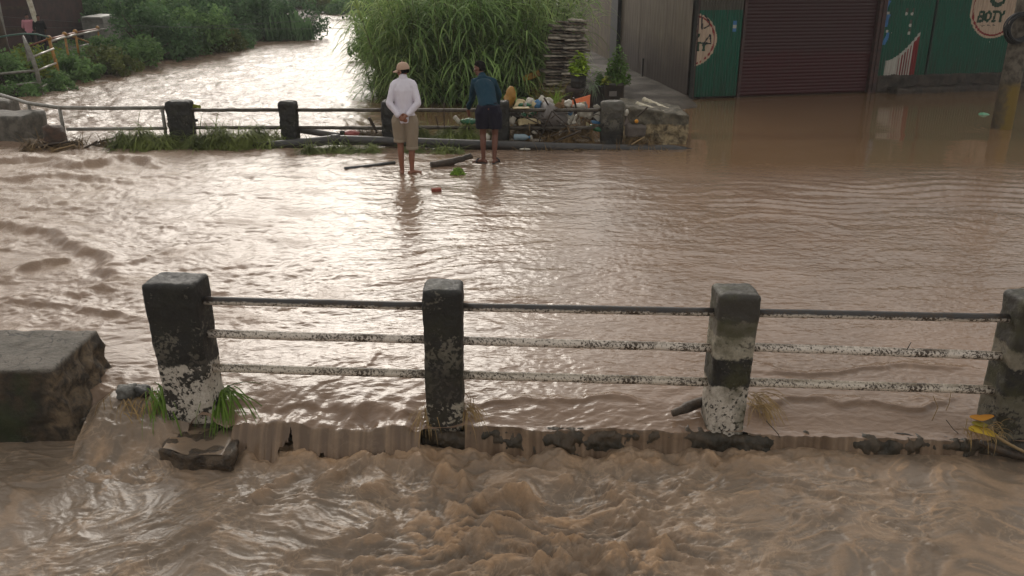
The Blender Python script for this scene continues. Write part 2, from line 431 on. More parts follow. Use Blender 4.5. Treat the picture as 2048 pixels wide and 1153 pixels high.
    h -= (.05 + .03*lw + .07*lw*fbm(X*3.4, Y*2, 3, 66))*np.exp(-(np.maximum(dl,0)/(.24 + .08*lw))**2)
    h -= sst(-2.3, -2.5, X)*sst(-3.4,-3.1,X)*.22*sst(.34, -.02, dl)
    foam = np.maximum(fo, left*(.30 + .5*sst(.25, .9, tb)) + .40*lt) + lt*.35*sst(.2, .8, fbm(wx*2, wy*3, 4, 33))
    foam = np.maximum(foam, river*.25*sst(.3, .9, fbm(wx*1.5, wy*2, 3, 52)))
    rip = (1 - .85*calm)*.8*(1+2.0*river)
    return h, np.clip(foam, 0, 1), rip
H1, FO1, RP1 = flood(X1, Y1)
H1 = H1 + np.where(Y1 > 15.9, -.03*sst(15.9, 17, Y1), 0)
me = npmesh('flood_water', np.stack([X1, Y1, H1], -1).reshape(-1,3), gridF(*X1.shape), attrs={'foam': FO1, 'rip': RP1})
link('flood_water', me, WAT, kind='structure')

# churning stream below the deck edge
SZ = -.27
sx = np.concatenate([np.arange(-10,-4.61,.07), np.linspace(-4.6, 5.0, 760), np.arange(5.07,10.5,.07)]); sy = np.concatenate([np.arange(.2,2.29,.06), np.linspace(2.3, 5.55, 470)])
X2, Y2 = np.meshgrid(sx, sy)
def stream(X, Y):
    c = P(1080, 800, SZ); dx, dy = X - c.x, Y - c.y - .5
    r = np.hypot(dx, dy); th = np.arctan2(dx, -dy)
    wx = X + .25*fbm(X*.9, Y*.9, 3, 101); wy = Y + .25*fbm(X*.9, Y*.9, 3, 113)
    st = fbm(th*5 + .4*fbm(wx, wy, 2, 140), r*1.1, 4, 120)          # streaks running out from the fall
    ac = np.exp(-(((X-.1)/1.25)**2 + ((Y-4.25)/.8)**2)); ac2 = np.exp(-(((X-.35)/.8)**2 + ((Y-3.6)/.6)**2))
    big = fbm(wx*1.3, wy*1.7, 3, 130)
    rd = (1 - np.abs(fbm(wx*1.6, wy*2.2, 3, 150)))
    rd2 = (1 - np.abs(fbm(wx*2.6 + 4, wy*3.2, 3, 155)))
    a = ac + .9*ac2
    foot = np.exp(-((Y - ye(X) + .12)/.16)**2)*sst(-2.1,-1.7,X)*sst(3.2, 1.5, X)
    f1 = fbm(wx*4 + .3*st, wy*6, 5, 160, .6); f2 = fbm(th*9 + .5*f1, r*2.2, 4, 166, .6)
    h = .014*big + .012*st + a*(.045*big + .026*rd**3 + .036*f1) + .008*rd**4 + .007*rd2**5 + .007*f1 + .006*f2
    h += foot*(.06*fbm(X*5, Y*5, 4, 170) + .025 + .05*sst(-.3,-.7,X)*sst(0,.7,fbm(X*3, 0*X+7, 3, 172))) + .004*fbm(th*14, r*3, 2, 180)
    rg, fo = ridges(X, Y, [
        ([(640,985),(700,950),(790,935),(840,960)], .07, .10, .5),
        ([(690,1010),(760,985),(830,1020)], .06, .09, .8),
        ([(490,1030),(520,990),(580,965)], .05, .07, .7),
        ([(870,1000),(890,962),(930,968),(950,1000)], .09, .07, 1),
        ([(930,1060),(980,1005),(1040,1000),(1070,1040)], .08, .08, 1),
        ([(940,1100),(1000,1060),(1060,1075)], .07, .08, 1),
        ([(1090,985),(1150,970),(1230,990),(1290,1040)], .05, .07, .9),
        ([(1200,1150),(1290,1090),(1360,1110),(1420,1150)], .06, .08, .9),
        ([(1260,1060),(1330,1000),(1400,965)], .04, .05, .3),
        ([(1400,955),(1430,935),(1450,955)], .05, .04, 1),
        ([(1470,950),(1520,985),(1580,980),(1640,1010)], .035, .04, .25),
        ([(1560,1000),(1650,1020),(1700,1030),(1780,1015)], .035, .04, .4),
        ([(1690,965),(1760,1000),(1850,1020)], .02, .03, .2),
        ([(1720,1050),(1790,1080),(1830,1110),(1900,1153)], .045, .05, .2),
        ([(1540,1050),(1650,1060),(1720,1040)], .03, .05, .15),
        ([(560,1120),(700,1070),(830,1040)], .035, .06, .2),
        ([(300,1100),(420,1050),(560,1000)], .025, .06, .1),
        ([(240,1150),(330,1100),(430,1080)], .02, .06, 0),
        ([(590,895),(650,870),(700,880)], .05, .05, .5),
        ([(1060,1150),(1130,1110),(1200,1120)], .05, .07, .9),
        ([(1180,1060),(1240,1040),(1260,1060)], .04, .05, .8),
    ], SZ)
    h += rg*.95*(1 + .6*f1)
    foam = np.maximum(fo*(.6 + .6*f1).clip(0,1.1), a*sst(.05, .7, big*.6 + .9*f1))
    foam = np.maximum(foam, .35*sst(.72, .98, rd)*sst(-2.5, 0, X)); foam = np.maximum(foam, foot*(.45+.5*f1+.4*sst(-.3,-.6,X)))
    foam = np.maximum(foam, .55*sst(.90, .99, rd2)*(.35+.65*sst(.2, 1.4, X))*(.7+.8*f1)); foam = np.maximum(foam, .5*sst(.93,.995,1-np.abs(f2))*sst(-.1,.5,f1)); foam = np.maximum(foam, .30*sst(.3, .9, f2)); foam = np.maximum(foam, .30*sst(.4,1,f1))
    # sill pool behind the broken footing stays calm
    return SZ + .11*sst(.2, 2.2, X) + h*(1-.35*sst(.4,2.4,X)), np.clip(foam, 0, 1), .5 + .5*np.clip(a, 0, 1)
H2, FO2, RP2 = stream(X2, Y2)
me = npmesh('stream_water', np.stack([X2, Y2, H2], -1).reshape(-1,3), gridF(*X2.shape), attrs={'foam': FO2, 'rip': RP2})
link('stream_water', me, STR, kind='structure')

# bridge deck under the flood with its dark mossy edge
DK = worn('mossy_concrete', (78,66,52), (46,42,32), 7, .55, .012, .42, .6)
dx = np.concatenate([np.arange(-13,-6,.03), np.linspace(-6, 6, 1700), np.arange(6.03,13,.03)])
prof = [(10.2,-.09,0,1),(3,-.09,0,1),(.55,-.09,0,1)] + [(o, -.085, 0, 1) for o in np.linspace(.5,.04,12)] + [(.02,-.088,.5,.8),(0,-.10,.9,.4)] + [(0, z, 1, 0) for z in np.linspace(-.115,-.46,20)] + [(.03,-.6,0,0),(.9,-.62,0,0),(10.2,-.62,0,0)]
V = []; sl_ = 0; pr_ = prof[0]
for i, (o, z, ky, kz) in enumerate(prof):
    sl_ += math.hypot(o-pr_[0], z-pr_[1]); pr_ = (o, z)
    D = (.055 - .018*sst(-.36,-.2,dx))*fbm(dx*3.4, 0*dx + sl_*5, 6, 200, .62) + .03*(.5-np.abs(fbm(dx*6, 0*dx + sl_*9, 3, 207))) - .012 + (.030 + .055*fbm(dx*1.3, 0*dx+3, 3, 209))*sst(-.36,-.2,dx)*(1 if ky > .2 else .35)
    lo_ = .05*sst(-.35,-.7,dx)
    V.append(np.stack([dx, ye(dx) + o - ky*(D - lo_), z + kz*np.minimum(D*1.15, .10)*(1 if o < .5 else 0) - kz*lo_], -1))
V = np.array(V); link('bridge_deck', npmesh('bridge_deck', V.reshape(-1,3), gridF(*V.shape[:2])), DK, kind='structure')

# water falling over the lip
nx, nt = 900, 26
fx = np.linspace(-2.02, 3.25, nx)
stg = fbm(fx*2.4, 0*fx, 2, 220)*.5 + .35*fbm(fx*11, 0*fx+3, 2, 230)
stg = stg + 1.0*sst(-.5,-.8,fx) - .62*sst(-.5,-.3,fx) - .12*sst(-.35, .0, fx) - .45*sst(1.6,1.8,fx)
fine = fbm(fx*13, 0*fx+1, 4, 240, .6)
T = np.linspace(0, 1, nt)[:, None]
drop = (np.abs(SZ) + .03)
lip = flood(fx, lipY(fx))[0]
zz = lip[None,:] + (.010*fine)[None,:]*T - drop*T**1.5
yy = lipY(fx)[None,:] + .002 - (.035 + .085*sst(-.35,-.7,fx)*(1 + .9*fbm(fx*3.1, 0*fx+8, 3, 245)) + .03*np.clip(stg,-.5,1) + .012*fine)[None,:]*T**.75 - .05*T**2
yy = yy + .022*pn2(fx[None,:]*6 + 0*T, T*1.2 + 0*fx[None,:], 19)*T + .006*pn2(fx[None,:]*30 + 0*T, T*2 + 0*fx[None,:], 9)*.5
V = np.stack([fx[None,:] + 0*T, yy, zz], -1)
F = gridF(nt, nx); c = F[:,0] % nx; r = F[:,0] // nx
n2d = .50*fbm(fx[None,:]*8 + 0*T, T*.7 + 0*fx[None,:], 3, 222) + .34*fbm(fx[None,:]*20 + 0*T, T*.5 + 0*fx[None,:], 2, 224)
pres = 1.0*stg[None,:] + .42 - .62*sst(-.5,-.8,fx)[None,:] + 1.25*n2d - .62*T**1.5
pres[:3] = 1
keep = (pres[r, c] > 0) | (fx[c] > -.34)
for a, b in ((-.66,-.34), (1.34,1.66)): keep &= ~((fx[c] > a) & (fx[c] < b))
me = npmesh('waterfall', V.reshape(-1,3), F[keep], attrs={'foam': (.12 + .55*fine[None,:] + .25*fbm(fx[None,:]*9+0*T, T*1.5+0*fx[None,:], 2, 228) + .2*T).clip(0,1) + 0*V[...,0], 'rip': .3 + 0*V[...,0]})
link('waterfall', me, FAL, kind='structure')

# humid air over the whole place
hz = bpy.data.materials.new('humid_air'); hz.use_nodes = True; ht = hz.node_tree; ht.nodes.remove(ht.nodes['Principled BSDF'])
pv = ht.nodes.new('ShaderNodeVolumePrincipled'); pv.inputs['Color'].default_value = (.93,.95,.95,1); pv.inputs['Density'].default_value = .0009; pv.inputs['Anisotropy'].default_value = .2
ht.links.new(pv.outputs[0], ht.nodes['Material Output'].inputs['Volume'])
m = MB(); m.box((0, 100, 4.75), (320, 300, 14.5)); m.build('haze', hz, smooth=False, kind='stuff')
# ------------------------------------------------------------------ near railing
def paintpost(name, bands, seed, chip=.5, moss=0.3, sidewhite=False):
    """bands: list of (height from, colour); edges wander, paint flakes down to grey concrete"""
    t = NT(name); v = t.co('Object'); x, y, z = t.sep(v)
    off = t.n('ShaderNodeVectorMath', operation='ADD'); t.l(v, off.inputs[0]); off.inputs[1].default_value = (seed*3.1, seed*1.7, seed*.9); v = off.outputs[0]
    n1 = t.noise(v, 10, 8, .75); n2 = t.noise(v, 34, 6, .65, .4); n3 = t.noise(v, 5, 5, .6)
    zz = t.math('ADD', z, t.math('MULTIPLY', t.math('SUBTRACT', n1, .5), .17))
    col = lin(bands[0][1]); dark = None
    for h, c in bands[1:]:
        f = t.n('ShaderNodeMapRange'); t.l(zz, f.inputs[0]); f.inputs[1].default_value = h-.008; f.inputs[2].default_value = h+.008
        col = t.mix(f.outputs[0], col, lin(c))
    # flakes: pale paint missing to dark, dark paint missing to pale, by height
    nn = t.math('ADD', t.math('MULTIPLY', n2, .55), t.math('MULTIPLY', n3, .45))
    lowf = t.n('ShaderNodeMapRange'); t.l(z, lowf.inputs[0]); lowf.inputs[1].default_value = .75; lowf.inputs[2].default_value = .45; lowf.inputs[4].default_value = .028
    nn = t.math('ADD', nn, lowf.outputs[0]); upf = t.n('ShaderNodeMapRange'); t.l(z, upf.inputs[0]); upf.inputs[1].default_value = .76; upf.inputs[2].default_value = .9; upf.inputs[4].default_value = -.05; nn = t.math('ADD', nn, upf.outputs[0])
    fl = t.ramp(nn, [(chip, 0), (chip+.025, 1)])
    f = t.n('ShaderNodeMapRange'); t.l(zz, f.inputs[0]); f.inputs[1].default_value = .42; f.inputs[2].default_value = .62
    under = t.mix(f.outputs[0], lin((42,38,34)), lin((104,98,86)))
    col = t.mix(fl, col, under)
    gr = t.ramp(t.noise(v, 60, 4, .7), [(.35,.0),(.8,.5)]); col = t.mix(gr, col, lin((60,55,46)))
    ms = t.math('MULTIPLY', t.ramp(t.noise(v, 5.5, 5, .6), [(.45,0),(.65,1)]), moss)
    col = t.mix(ms, col, lin((64,62,36)))
    hb = t.math('ADD', t.math('MULTIPLY', fl, -.5), t.noise(v, 45, 5, .7))
    return t.fin(col, t.ramp(n2, [(.3,.45),(.7,.75)]), t.bump(hb, .006), .4)
BLK, WHT, GRY, DGR = (25,24,23), (190,180,166), (112,104,88), (48,45,40)
def postmesh(name, w, d, h, seed, bev=.045, taper=.06, amp=.006):
    def fn(V):
        k = 1 - taper*(1 - V[:,2]/h); V[:,0] *= k; V[:,1] *= k
        return V
    V, F = rbox((w, d, h), .012, bev, amp*1.4, 8, seed, fn, 5); return npmesh(name, V, F)
def bar(p, q, r, n=10, wob=.003, segs=14):
    m = MB(); p, q = Vector(p), Vector(q)
    m.tube([p.lerp(q, i/segs) + Vector((0, random.uniform(-wob,wob), random.uniform(-wob,wob))) for i in range(segs+1)], r, n); return m
def railmat(name, top, low, lo, hi, seed):
    t = NT(name); v = t.co('Object'); x, y, z = t.sep(v)
    g = t.co('Generated'); n = t.noise(v, 34, 6, .7, .3); n2 = t.noise(v, 62, 5, .7); nl = t.noise(v, 3 + seed, 3)
    zz = t.math('ADD', z, t.math('ADD', t.math('MULTIPLY', t.math('SUBTRACT', n, .5), .035), t.math('MULTIPLY', t.math('SUBTRACT', nl, .5), .03)))
    f = t.n('ShaderNodeMapRange'); t.l(zz, f.inputs[0]); f.inputs[1].default_value = lo; f.inputs[2].default_value = hi
    col = t.mix(f.outputs[0], lin(low), lin(top))
    col = t.mix(t.ramp(t.math('ADD', t.math('MULTIPLY', n2, .7), t.math('MULTIPLY', t.noise(t.co('Object',(.5,1,1)), 9, 5, .7), .3)), [(.515,0),(.545,1)]), col, lin((62,50,38)))
    return t.fin(col, .5, t.bump(n, .002), .4)
RT = railmat('dark_topped_pipe_paint', (54,51,50), (196,184,170), -.004, .008, 0)
RW = railmat('chipped_white_pipe_paint', (104,92,76), (204,192,178), .021, .034, 1)
RM = railmat('mossy_white_pipe_paint', (110,98,78), (198,186,170), .014, .036, 2)

rail = empty('bridge_railing', (-.48, ye(-.48)+.13, -.1), label='near concrete post railing with three chipped white pipe rails', cat='railing', group='railings along the flooded bridge')
R0 = rail.location
PX = [(-2.34,.385,.28,'black upper half peeling over chipped white foot'), (-.485,.275,.26,'black post with grey flakes and whitish foot'),
      (1.505,.285,.27,'mossy dirty white post with one black band'), (3.47,.30,.27,'black topped post with mossy grey foot at the right edge')]
PM = [paintpost('flaking_black_over_white', [(0,WHT),(.47,BLK)], 1, .537, .12),
      paintpost('worn_black_paint', [(0,(158,150,134)),(.24,(72,66,58)),(.42,(30,29,27))], 2, .515, .25),
      paintpost('banded_mossy_paint', [(0,WHT),(.42,BLK),(.63,(156,148,130)),(.79,(104,98,86)),(.90,(58,54,48))], 3, .56, .75),
      paintpost('black_and_mossy_grey', [(0,(98,92,78)),(.42,BLK),(.62,(122,114,98)),(.74,DGR)], 4, .56, .7)]
for i, (x, w, d, lb) in enumerate(PX):
    h = 1.10
    o = link('post', postmesh('post', w, d, h, 11+i, .036, [.10,.05,.10,.04][i], .005), PM[i], rail, Vector((x, ye(x)+d/2, -.12)) - R0, label=lb)
    o.rotation_euler = (R([0,.5,-.4,0][i]), R([-1.2,.6,.9,1.0][i]), R([-6,1,1.5,3][i]))
for k, (z, m) in enumerate(((.81,RT),(.555,RW),(.285,RM))):
    for i in range(3):
        x0, x1 = PX[i][0]+PX[i][1]*.42, PX[i+1][0]-PX[i+1][1]*.40
        a = Vector((x0, ye(x0)+.13, z + [0,.012,-.012][k]*0 + (.010 if i==0 else 0))); b = Vector((x1, ye(x1)+.13, z - .012*i*[0,1,.6][k]))
        L = b - a; mb = bar((-L.length/2,0,0), (L.length/2,0,0), .030 + .001*k, 12, .0016)
        o = mb.build('rail', m, rail); o.location = (a+b)/2 - R0; o.rotation_euler = (0, -math.asin(L.z/L.length), math.atan2(L.y, L.x))

# ------------------------------------------------------------------ concrete block on the left
def blk(V):
    x, y, z = V[:,0], V[:,1], V[:,2]
    e = sst(.75, 1.0, x)              # broken end: bulges towards the foot
    V[:,0] = x + e*(.17*np.clip(1-z/.62,0,1)**1.2 - .03 + .05*fbm(y*5, z*5, 4, 300)*(1-sst(.50,.6,z)))
    V[:,1] = y - .02*np.exp(-((z-.3)/.3)**2) + .012*fbm(x*3, z*4, 3, 310)
    return V
V, F = rbox((2.1,.74,.62), .022, .02, .012, 5, 4, blk, 4)
t = NT('mossy_block_concrete'); v = t.co('Object'); x, y, z = t.sep(v)
top = t.ramp(t.noise(v, 4, 8, .72), [(.35,lin((112,104,94))),(.62,lin((78,72,62)))]); top = t.mix(t.ramp(t.noise(v, 48, 4, .7), [(.56,0),(.64,.8)]), top, lin((52,46,40))); top = t.mix(t.ramp(t.noise(v, 2.6, 5, .5, 1.5), [(.485,0),(.495,.9),(.505,.9),(.515,0)]), top, lin((44,38,32)))
sd = t.mix(t.ramp(t.noise(v, 6, 6, .65), [(.42,0),(.6,1)]), lin((44,38,30)), lin((74,60,44)))
sd = t.mix(t.ramp(t.noise(v, 2.2, 5), [(.54,0),(.66,.8)]), sd, lin((44,52,24)))
g = t.n('ShaderNodeNewGeometry'); nx_, ny_, nz_ = t.sep(g.outputs['Normal'])
rub = t.ramp(t.noise(v, 9, 6, .7, .5), [(.4,lin((46,38,29))),(.62,lin((112,95,74)))])
ex = t.n('ShaderNodeMapRange'); t.l(t.math('ADD', x, t.math('MULTIPLY', t.noise(v, 5, 4), .25)), ex.inputs[0]); ex.inputs[1].default_value = 1.02; ex.inputs[2].default_value = 1.12
sd = t.mix(ex.outputs[0], sd, rub)
fz = t.n('ShaderNodeMapRange'); t.l(t.math('ADD', z, t.math('MULTIPLY', t.noise(v, 30, 4), .02)), fz.inputs[0]); fz.inputs[1].default_value = .60; fz.inputs[2].default_value = .625
col = t.mix(fz.outputs[0], sd, top)
BLKM = t.fin(col, .7, t.bump(t.noise(v, 26, 6, .7), .02), .4)
ob = link('concrete_block', npmesh('concrete_block', V, F), BLKM, None, (-4.32, 5.86, -.30), label='big mossy concrete block with flat top and crumbled end left of the near railing', cat='concrete block')

# broken footing slab under the leftmost near post
def slabfn(V):
    ed_ = np.minimum(.26-np.abs(V[:,0]), .25-np.abs(V[:,1])); V[:,2] += np.where(V[:,2] > .2, .003*sst(.07,.02,ed_) + .006*fbm(V[:,0]*9, V[:,1]*9, 4, 331), 0)
    V[:,0] += .025*fbm(V[:,1]*6, V[:,2]*6, 5, 330); V[:,1] += .03*fbm(V[:,0]*5, V[:,2]*7, 5, 340) + .09*sst(-.02,-.24,V[:,0])*sst(.1,-.25,V[:,1])
    return V
V, F = rbox((.54,.48,.25), .014, .02, .014, 6, 9, slabfn, 4)
link('broken_slab', npmesh('broken_slab', V, F), worn('wet_brown_concrete', (92,76,58), (48,40,32), 14, .45, .02), None, (-2.22, 5.34, -.405), label='dark broken concrete slab jutting out under the black and white post', cat='slab')
# thin pool running over the slab
px_, py_ = np.meshgrid(np.linspace(-2.46,-1.98,90), np.linspace(5.12,5.56,80))
lx_, ly_ = px_+2.22, py_-5.34; py_ = py_ + .09*sst(-.02,-.24,lx_)*sst(.1,-.25,ly_)
pz = -.150 + .002*fbm(px_*7, py_*9, 3, 350) - .0*sst(5.11,5.06,py_) - .03*sst(-2.02,-1.98,px_)
link('slab_pool', npmesh('slab_pool', np.stack([px_,py_,pz],-1).reshape(-1,3), gridF(*px_.shape), attrs={'foam': .05+0*px_+.7*sst(-2.25,-2.45,px_)*(.5+.5*fbm(px_*9,py_*20,3,5)), 'rip': .3+0*px_}), STR, kind='structure')
# surge through the gap between block and slab
gx_, gy_ = np.meshgrid(np.linspace(-3.16,-2.36,110), np.linspace(4.86,5.9,130))
tt_ = sst(5.72,5.05,gy_)
gz = -.02 - .24*tt_ + .03*fbm(gx_*5+gy_*2, gy_*6, 4, 360)*sst(5.8,5.5,gy_) - .16*sst(5.0,4.86,gy_) - .06*sst(-3.05,-3.16,gx_) -.05*sst(-2.42,-2.36,gx_)*tt_
link('gap_rapid', npmesh('gap_rapid', np.stack([gx_,gy_,gz],-1).reshape(-1,3), gridF(*gx_.shape), attrs={'foam': np.clip(.45*tt_*(.6+fbm(gx_*8, gy_*4, 3, 365)),0,1), 'rip': .5+0*gx_}), STR, kind='structure')

# ------------------------------------------------------------------ small growth and litter by the near posts
GRS = leafmat('fresh_grass', (44,64,22), (84,106,42), .3)
DRY = leafmat('dead_straw', (84,66,44), (128,106,70), .15)
TWG = plain('wet_twig', (56,46,36), .5, .4)
def strands(name, base, n, spread, length, out, mat, w=.006, droop=1.0, lift=.12, **k):
    """curved blades leaving a small base; out = mean heading"""
    V = []; F = []; o = Vector(out)
    for i in range(n):
        b = Vector((random.gauss(0, spread[0]), random.gauss(0, spread[1]), random.gauss(0, spread[2])))
        a = Vector((o.x + random.gauss(0,.35), o.y + random.gauss(0,.35), lift*8*random.uniform(.3,1)))
        L = length*random.uniform(.55,1.15); sg = 6; d = a.normalized(); p = b.copy(); sd = Vector((-d.y, d.x, .3)).normalized()*w*random.uniform(.7,1.4)
        s = len(V)
        for j in range(sg+1):
            q = 1 - (j/sg)**2*.9; V += [p - sd*q, p + sd*q]
            d = (d + Vector((0,0,-droop*.34)) + Vector((random.gauss(0,.07), random.gauss(0,.07), 0))).normalized(); p = p + d*L/sg
            if p.z < -.30: p.z = -.30 + random.uniform(0,.02)
        F += [(s+2*j, s+2*j+1, s+2*j+3, s+2*j+2) for j in range(sg)]
    return link(name, npmesh(name, [tuple(v) for v in V], F), mat, None, base, **k)
gl = 'grass tufts at the foot of the near railing'
strands('grass_tuft', P(330,790,.0)+Vector((0,-.02,.03)), 120, (.06,.05,.03), .42, (.55,-.75,0), GRS, .0042, .9, .035, label='bright green grass swept against the left side of the black and white post', cat='grass', group=gl)
strands('grass_tuft', P(448,775,.05)+Vector((0,-.03,.0)), 60, (.03,.03,.02), .50, (.30,-.9,0), GRS, .005, .75, .05, label='long green grass blades hanging down right of the black and white post', cat='grass', group=gl)
strands('straw_tuft', P(285,800,-.02), 130, (.10,.07,.03), .24, (.1,-.6,0), DRY, .003, 1.1, .03, label='muddy straw caught between the concrete block and the first post', cat='straw')
strands('straw_tuft', P(853,820,.0), 46, (.03,.03,.02), .28, (-.3,-.8,0), DRY, .0025, 1.1, label='dry straw wrapped round the left foot of the second near post', cat='straw')
strands('straw_tuft', P(935,815,.02), 40, (.025,.03,.03), .24, (.35,-.7,0), DRY, .0025, 1.1, label='dry straw hanging at the right foot of the second near post', cat='straw')
strands('straw_tuft', P(1510,800,.04), 60, (.03,.04,.04), .34, (.55,-.8,0), DRY, .003, 1.0, label='tangled straw trailing right of the post with one black band', cat='straw')
def rockmesh(name, r, seed, amp=.25, fl=.7):
    V, F = rbox((r*2, r*1.7, r*2*fl), r/6, r*.6*fl, r*amp, 2.2/r*.5, seed); return npmesh(name, V, F)
STN = worn('grey_stone', (112,110,104), (74,72,66), 12, .6, .01)
link('stone', rockmesh('stone', .07, 3), STN, None, P(256,795,-.03), label='pale grey stone lodged beside the crumbled block', cat='stone')
link('stone', rockmesh('stone', .06, 5), worn('dark_stone', (60,58,54), None, 12, .5, .01), None, P(284,793,-.03), label='dark round stone next to the pale grey stone', cat='stone')
# driftwood left of third post
def log(pts, r, name, mat, n=9, **k):
    m = MB(); pts = [Vector(p) for p in pts]; c = sum(pts, Vector())/len(pts); q = []; rr = []
    for i in range(len(pts)-1):
        for j in range(5): 
            q.append(pts[i].lerp(pts[i+1], j/5) - c + Vector([random.gauss(0, r[i]*.06) for _ in range(3)])); rr.append((r[i] + (r[i+1]-r[i])*j/5)*random.uniform(.93,1.07))
    q.append(pts[-1]-c); rr.append(r[-1]); m.tube(q, rr, n)
    o = m.build(name, mat); return _place(o, c, **k)
def _place(o, c, **k): o.location = c; return tag(o, **k)
WOOD = worn('wet_driftwood', (76,62,48), (42,34,28), 10, .55, .01, stretch=(1,1,1))
log([P(1345,828,.02), P(1375,815,.05), P(1412,800,.06)], [.025,.04,.035], 'driftwood', WOOD, label='short chunk of driftwood jammed left of the banded post', cat='driftwood')
log([P(1640,876,-.10), P(1700,874,-.10), P(1752,880,-.11)], [.007,.008,.006], 'twig', TWG, 6, label='thin brown stick on the wet ledge', cat='twig')
log([P(1786,868,-.06), P(1810,869,-.055), P(1829,874,-.06)], [.008,.010,.006], 'twig', TWG, 6, label='short black curved twig on the ledge below the right span', cat='twig')
log([P(1862,873,-.06), P(1894,876,-.06)], [.008,.009], 'twig', TWG, 6, label='straight dark twig lying right of the curved one', cat='twig')
log([PD(1814,700,ye(2.7)+.10), PD(1822,685,ye(2.7)+.11)], [.004,.003], 'twig', TWG, 6, label='tiny twig standing on the middle rail of the right span', cat='twig')
def stem(pix, Y, r, mat, **k): return log([PD(a, b, Y + i*.01) for i, (a, b) in enumerate(pix)], [r]*len(pix), 'straw_stalk', mat, 5, **k)
yq = ye(2.8)+.09
STW = plain('straw_stalk', (150,124,84), .6, .3)
stem([(1866,792),(1876,815),(1864,842)], yq, .003, STW, label='bent straw stalk hanging off the lowest rail', cat='straw', group='stalks hanging from the right span')
stem([(1902,786),(1898,808),(1892,822)], yq, .0025, STW, label='short straw stalk dangling near the right end of the lowest rail', cat='straw', group='stalks hanging from the right span')
stem([(1892,840),(1906,858),(1926,876)], yq-.05, .0025, TWG, label='dark thin stalk slanting down to the ledge', cat='straw', group='stalks hanging from the right span')
stem([(1532,842),(1556,868),(1562,880)], ye(1.8)-.04, .003, TWG, label='curved dark stalk beside the banded post foot', cat='straw')
# yellow leaves by the last post
def leaf(name, pts, w, mat, curl=.3, **k):
    pts = [Vector(p) for p in pts]; c = sum(pts, Vector())/len(pts); V = []; n = 14
    for i in range(n+1):
        s = i/n*(len(pts)-1); j = min(int(s), len(pts)-2); p = pts[j].lerp(pts[j+1], s-j) - c
        d = (pts[j+1]-pts[j]).normalized(); sd = d.cross(Vector((0,-.5,.86))).normalized(); q = w*math.sin(math.pi*(.06+.9*i/n))**.7
        V += [p - sd*q + Vector((0,0,curl*q)), p, p + sd*q + Vector((0,0,curl*q*.8))]
    F = [(3*i+a, 3*i+a+1, 3*i+a+4, 3*i+a+3) for i in range(n) for a in (0,1)]
    me = npmesh(name, [tuple(v) for v in V], F); o = link(name, me, mat, None, c, **k)
    s = o.modifiers.new('thickness', 'SOLIDIFY'); s.thickness = .003; return o
YL = leafmat('yellow_leaf', (172,146,40), (190,160,60), .25); OL = leafmat('orange_leaf', (188,112,44), (178,130,54), .25)
Yq = ye(3.3)-.04
leaf('fallen_leaf', [PD(1940,834,Yq), PD(1962,838,Yq), PD(1988,832,Yq+.02)], .022, OL, label='orange yellow leaf lying on the debris by the last post', cat='leaf', group='yellowed leaves by the last near post')
leaf('fallen_leaf', [PD(1938,858,Yq-.05), PD(1964,862,Yq-.04), PD(1998,874,Yq-.02)], .032, YL, label='long yellow leaf with its stalk trailing right, below the orange leaf', cat='leaf', group='yellowed leaves by the last near post')
leaf('fallen_leaf', [PD(1944,846,Yq-.02), PD(1960,850,Yq-.02), PD(1978,852,Yq)], .02, leafmat('olive_leaf', (120,110,44), (140,126,56)), label='small olive leaf between the two bigger leaves', cat='leaf', group='yellowed leaves by the last near post')
log([PD(1990,872,Yq-.03), PD(2020,890,Yq-.04), PD(2056,908,Yq-.06)], [.010,.012,.010], 'leaf_stalk', STW, label='thick straw coloured stalk trailing out of the picture at lower right', cat='stalk')
strands('straw_tuft', PD(1966,858,Yq+.01), 70, (.07,.03,.025), .16, (0,-.4,0), DRY, .0025, 1.2, label='nest of straw under the yellow leaves at the last post', cat='straw')
log([PD(1962,885,Yq-.06), PD(2010,905,Yq-.05), PD(2060,918,Yq-.02)], [.022,.026,.026], 'driftwood', WOOD, label='sunken plank end under the yellow leaves', cat='driftwood')
# ------------------------------------------------------------------ far railing
YF = 15.5
fr = empty('bridge_railing', (-2.2, YF, -.1), label='far post railing in front of the river with black posts and rusty pipe rails', cat='railing', group='railings along the flooded bridge')
F0 = fr.location
FB = paintpost('weathered_black_paint', [(0,(120,112,98)),(.28,BLK)], 5, .58, .2)
FG = paintpost('scraped_black_paint', [(0,(132,116,88)),(.17,BLK),(.36,BLK),(.62,(66,62,55)),(.78,(86,82,74))], 6, .50, .25)
FXS = [(PD(357,250,YF).x,.44,.34,FB), (PD(575,250,YF).x,.31,.3,FB), (PD(779,250,YF).x,.30,.3,FB), (PD(1001,250,YF).x,.32,.3,FB), (PD(1225,250,YF).x,.41,.32,FG)]
for i, (x, w, d, m) in enumerate(FXS):
    link('post', postmesh('post', w, d, .98, 31+i, .06, .04, .012), m, fr, Vector((x, YF+d/2, -.2)) - F0, label=['thick black post at the left end of the far railing','black post with a squared top','black post hidden behind the man in white','black post behind the man in shorts and jacket','scraped post with pale streaks beside the rubbish'][i])
RB = worn('rusty_pipe_paint', (92,84,72), (58,48,38), 16, .55, .003)
for k, z in enumerate((.61,.29,.06)):
    for i in range(4):
        if k == 2 and i < 3: continue
        a = Vector((FXS[i][0]+FXS[i][1]*.42, YF+.14, z+random.uniform(-.008,.008))); b = Vector((FXS[i+1][0]-FXS[i+1][1]*.42, YF+.14, z+random.uniform(-.008,.008)))
        c = (a+b)/2; o = bar(a-c, b-c, .033, 8, .004).build('rail', RB if k < 2 else RM, fr); o.location = c - F0
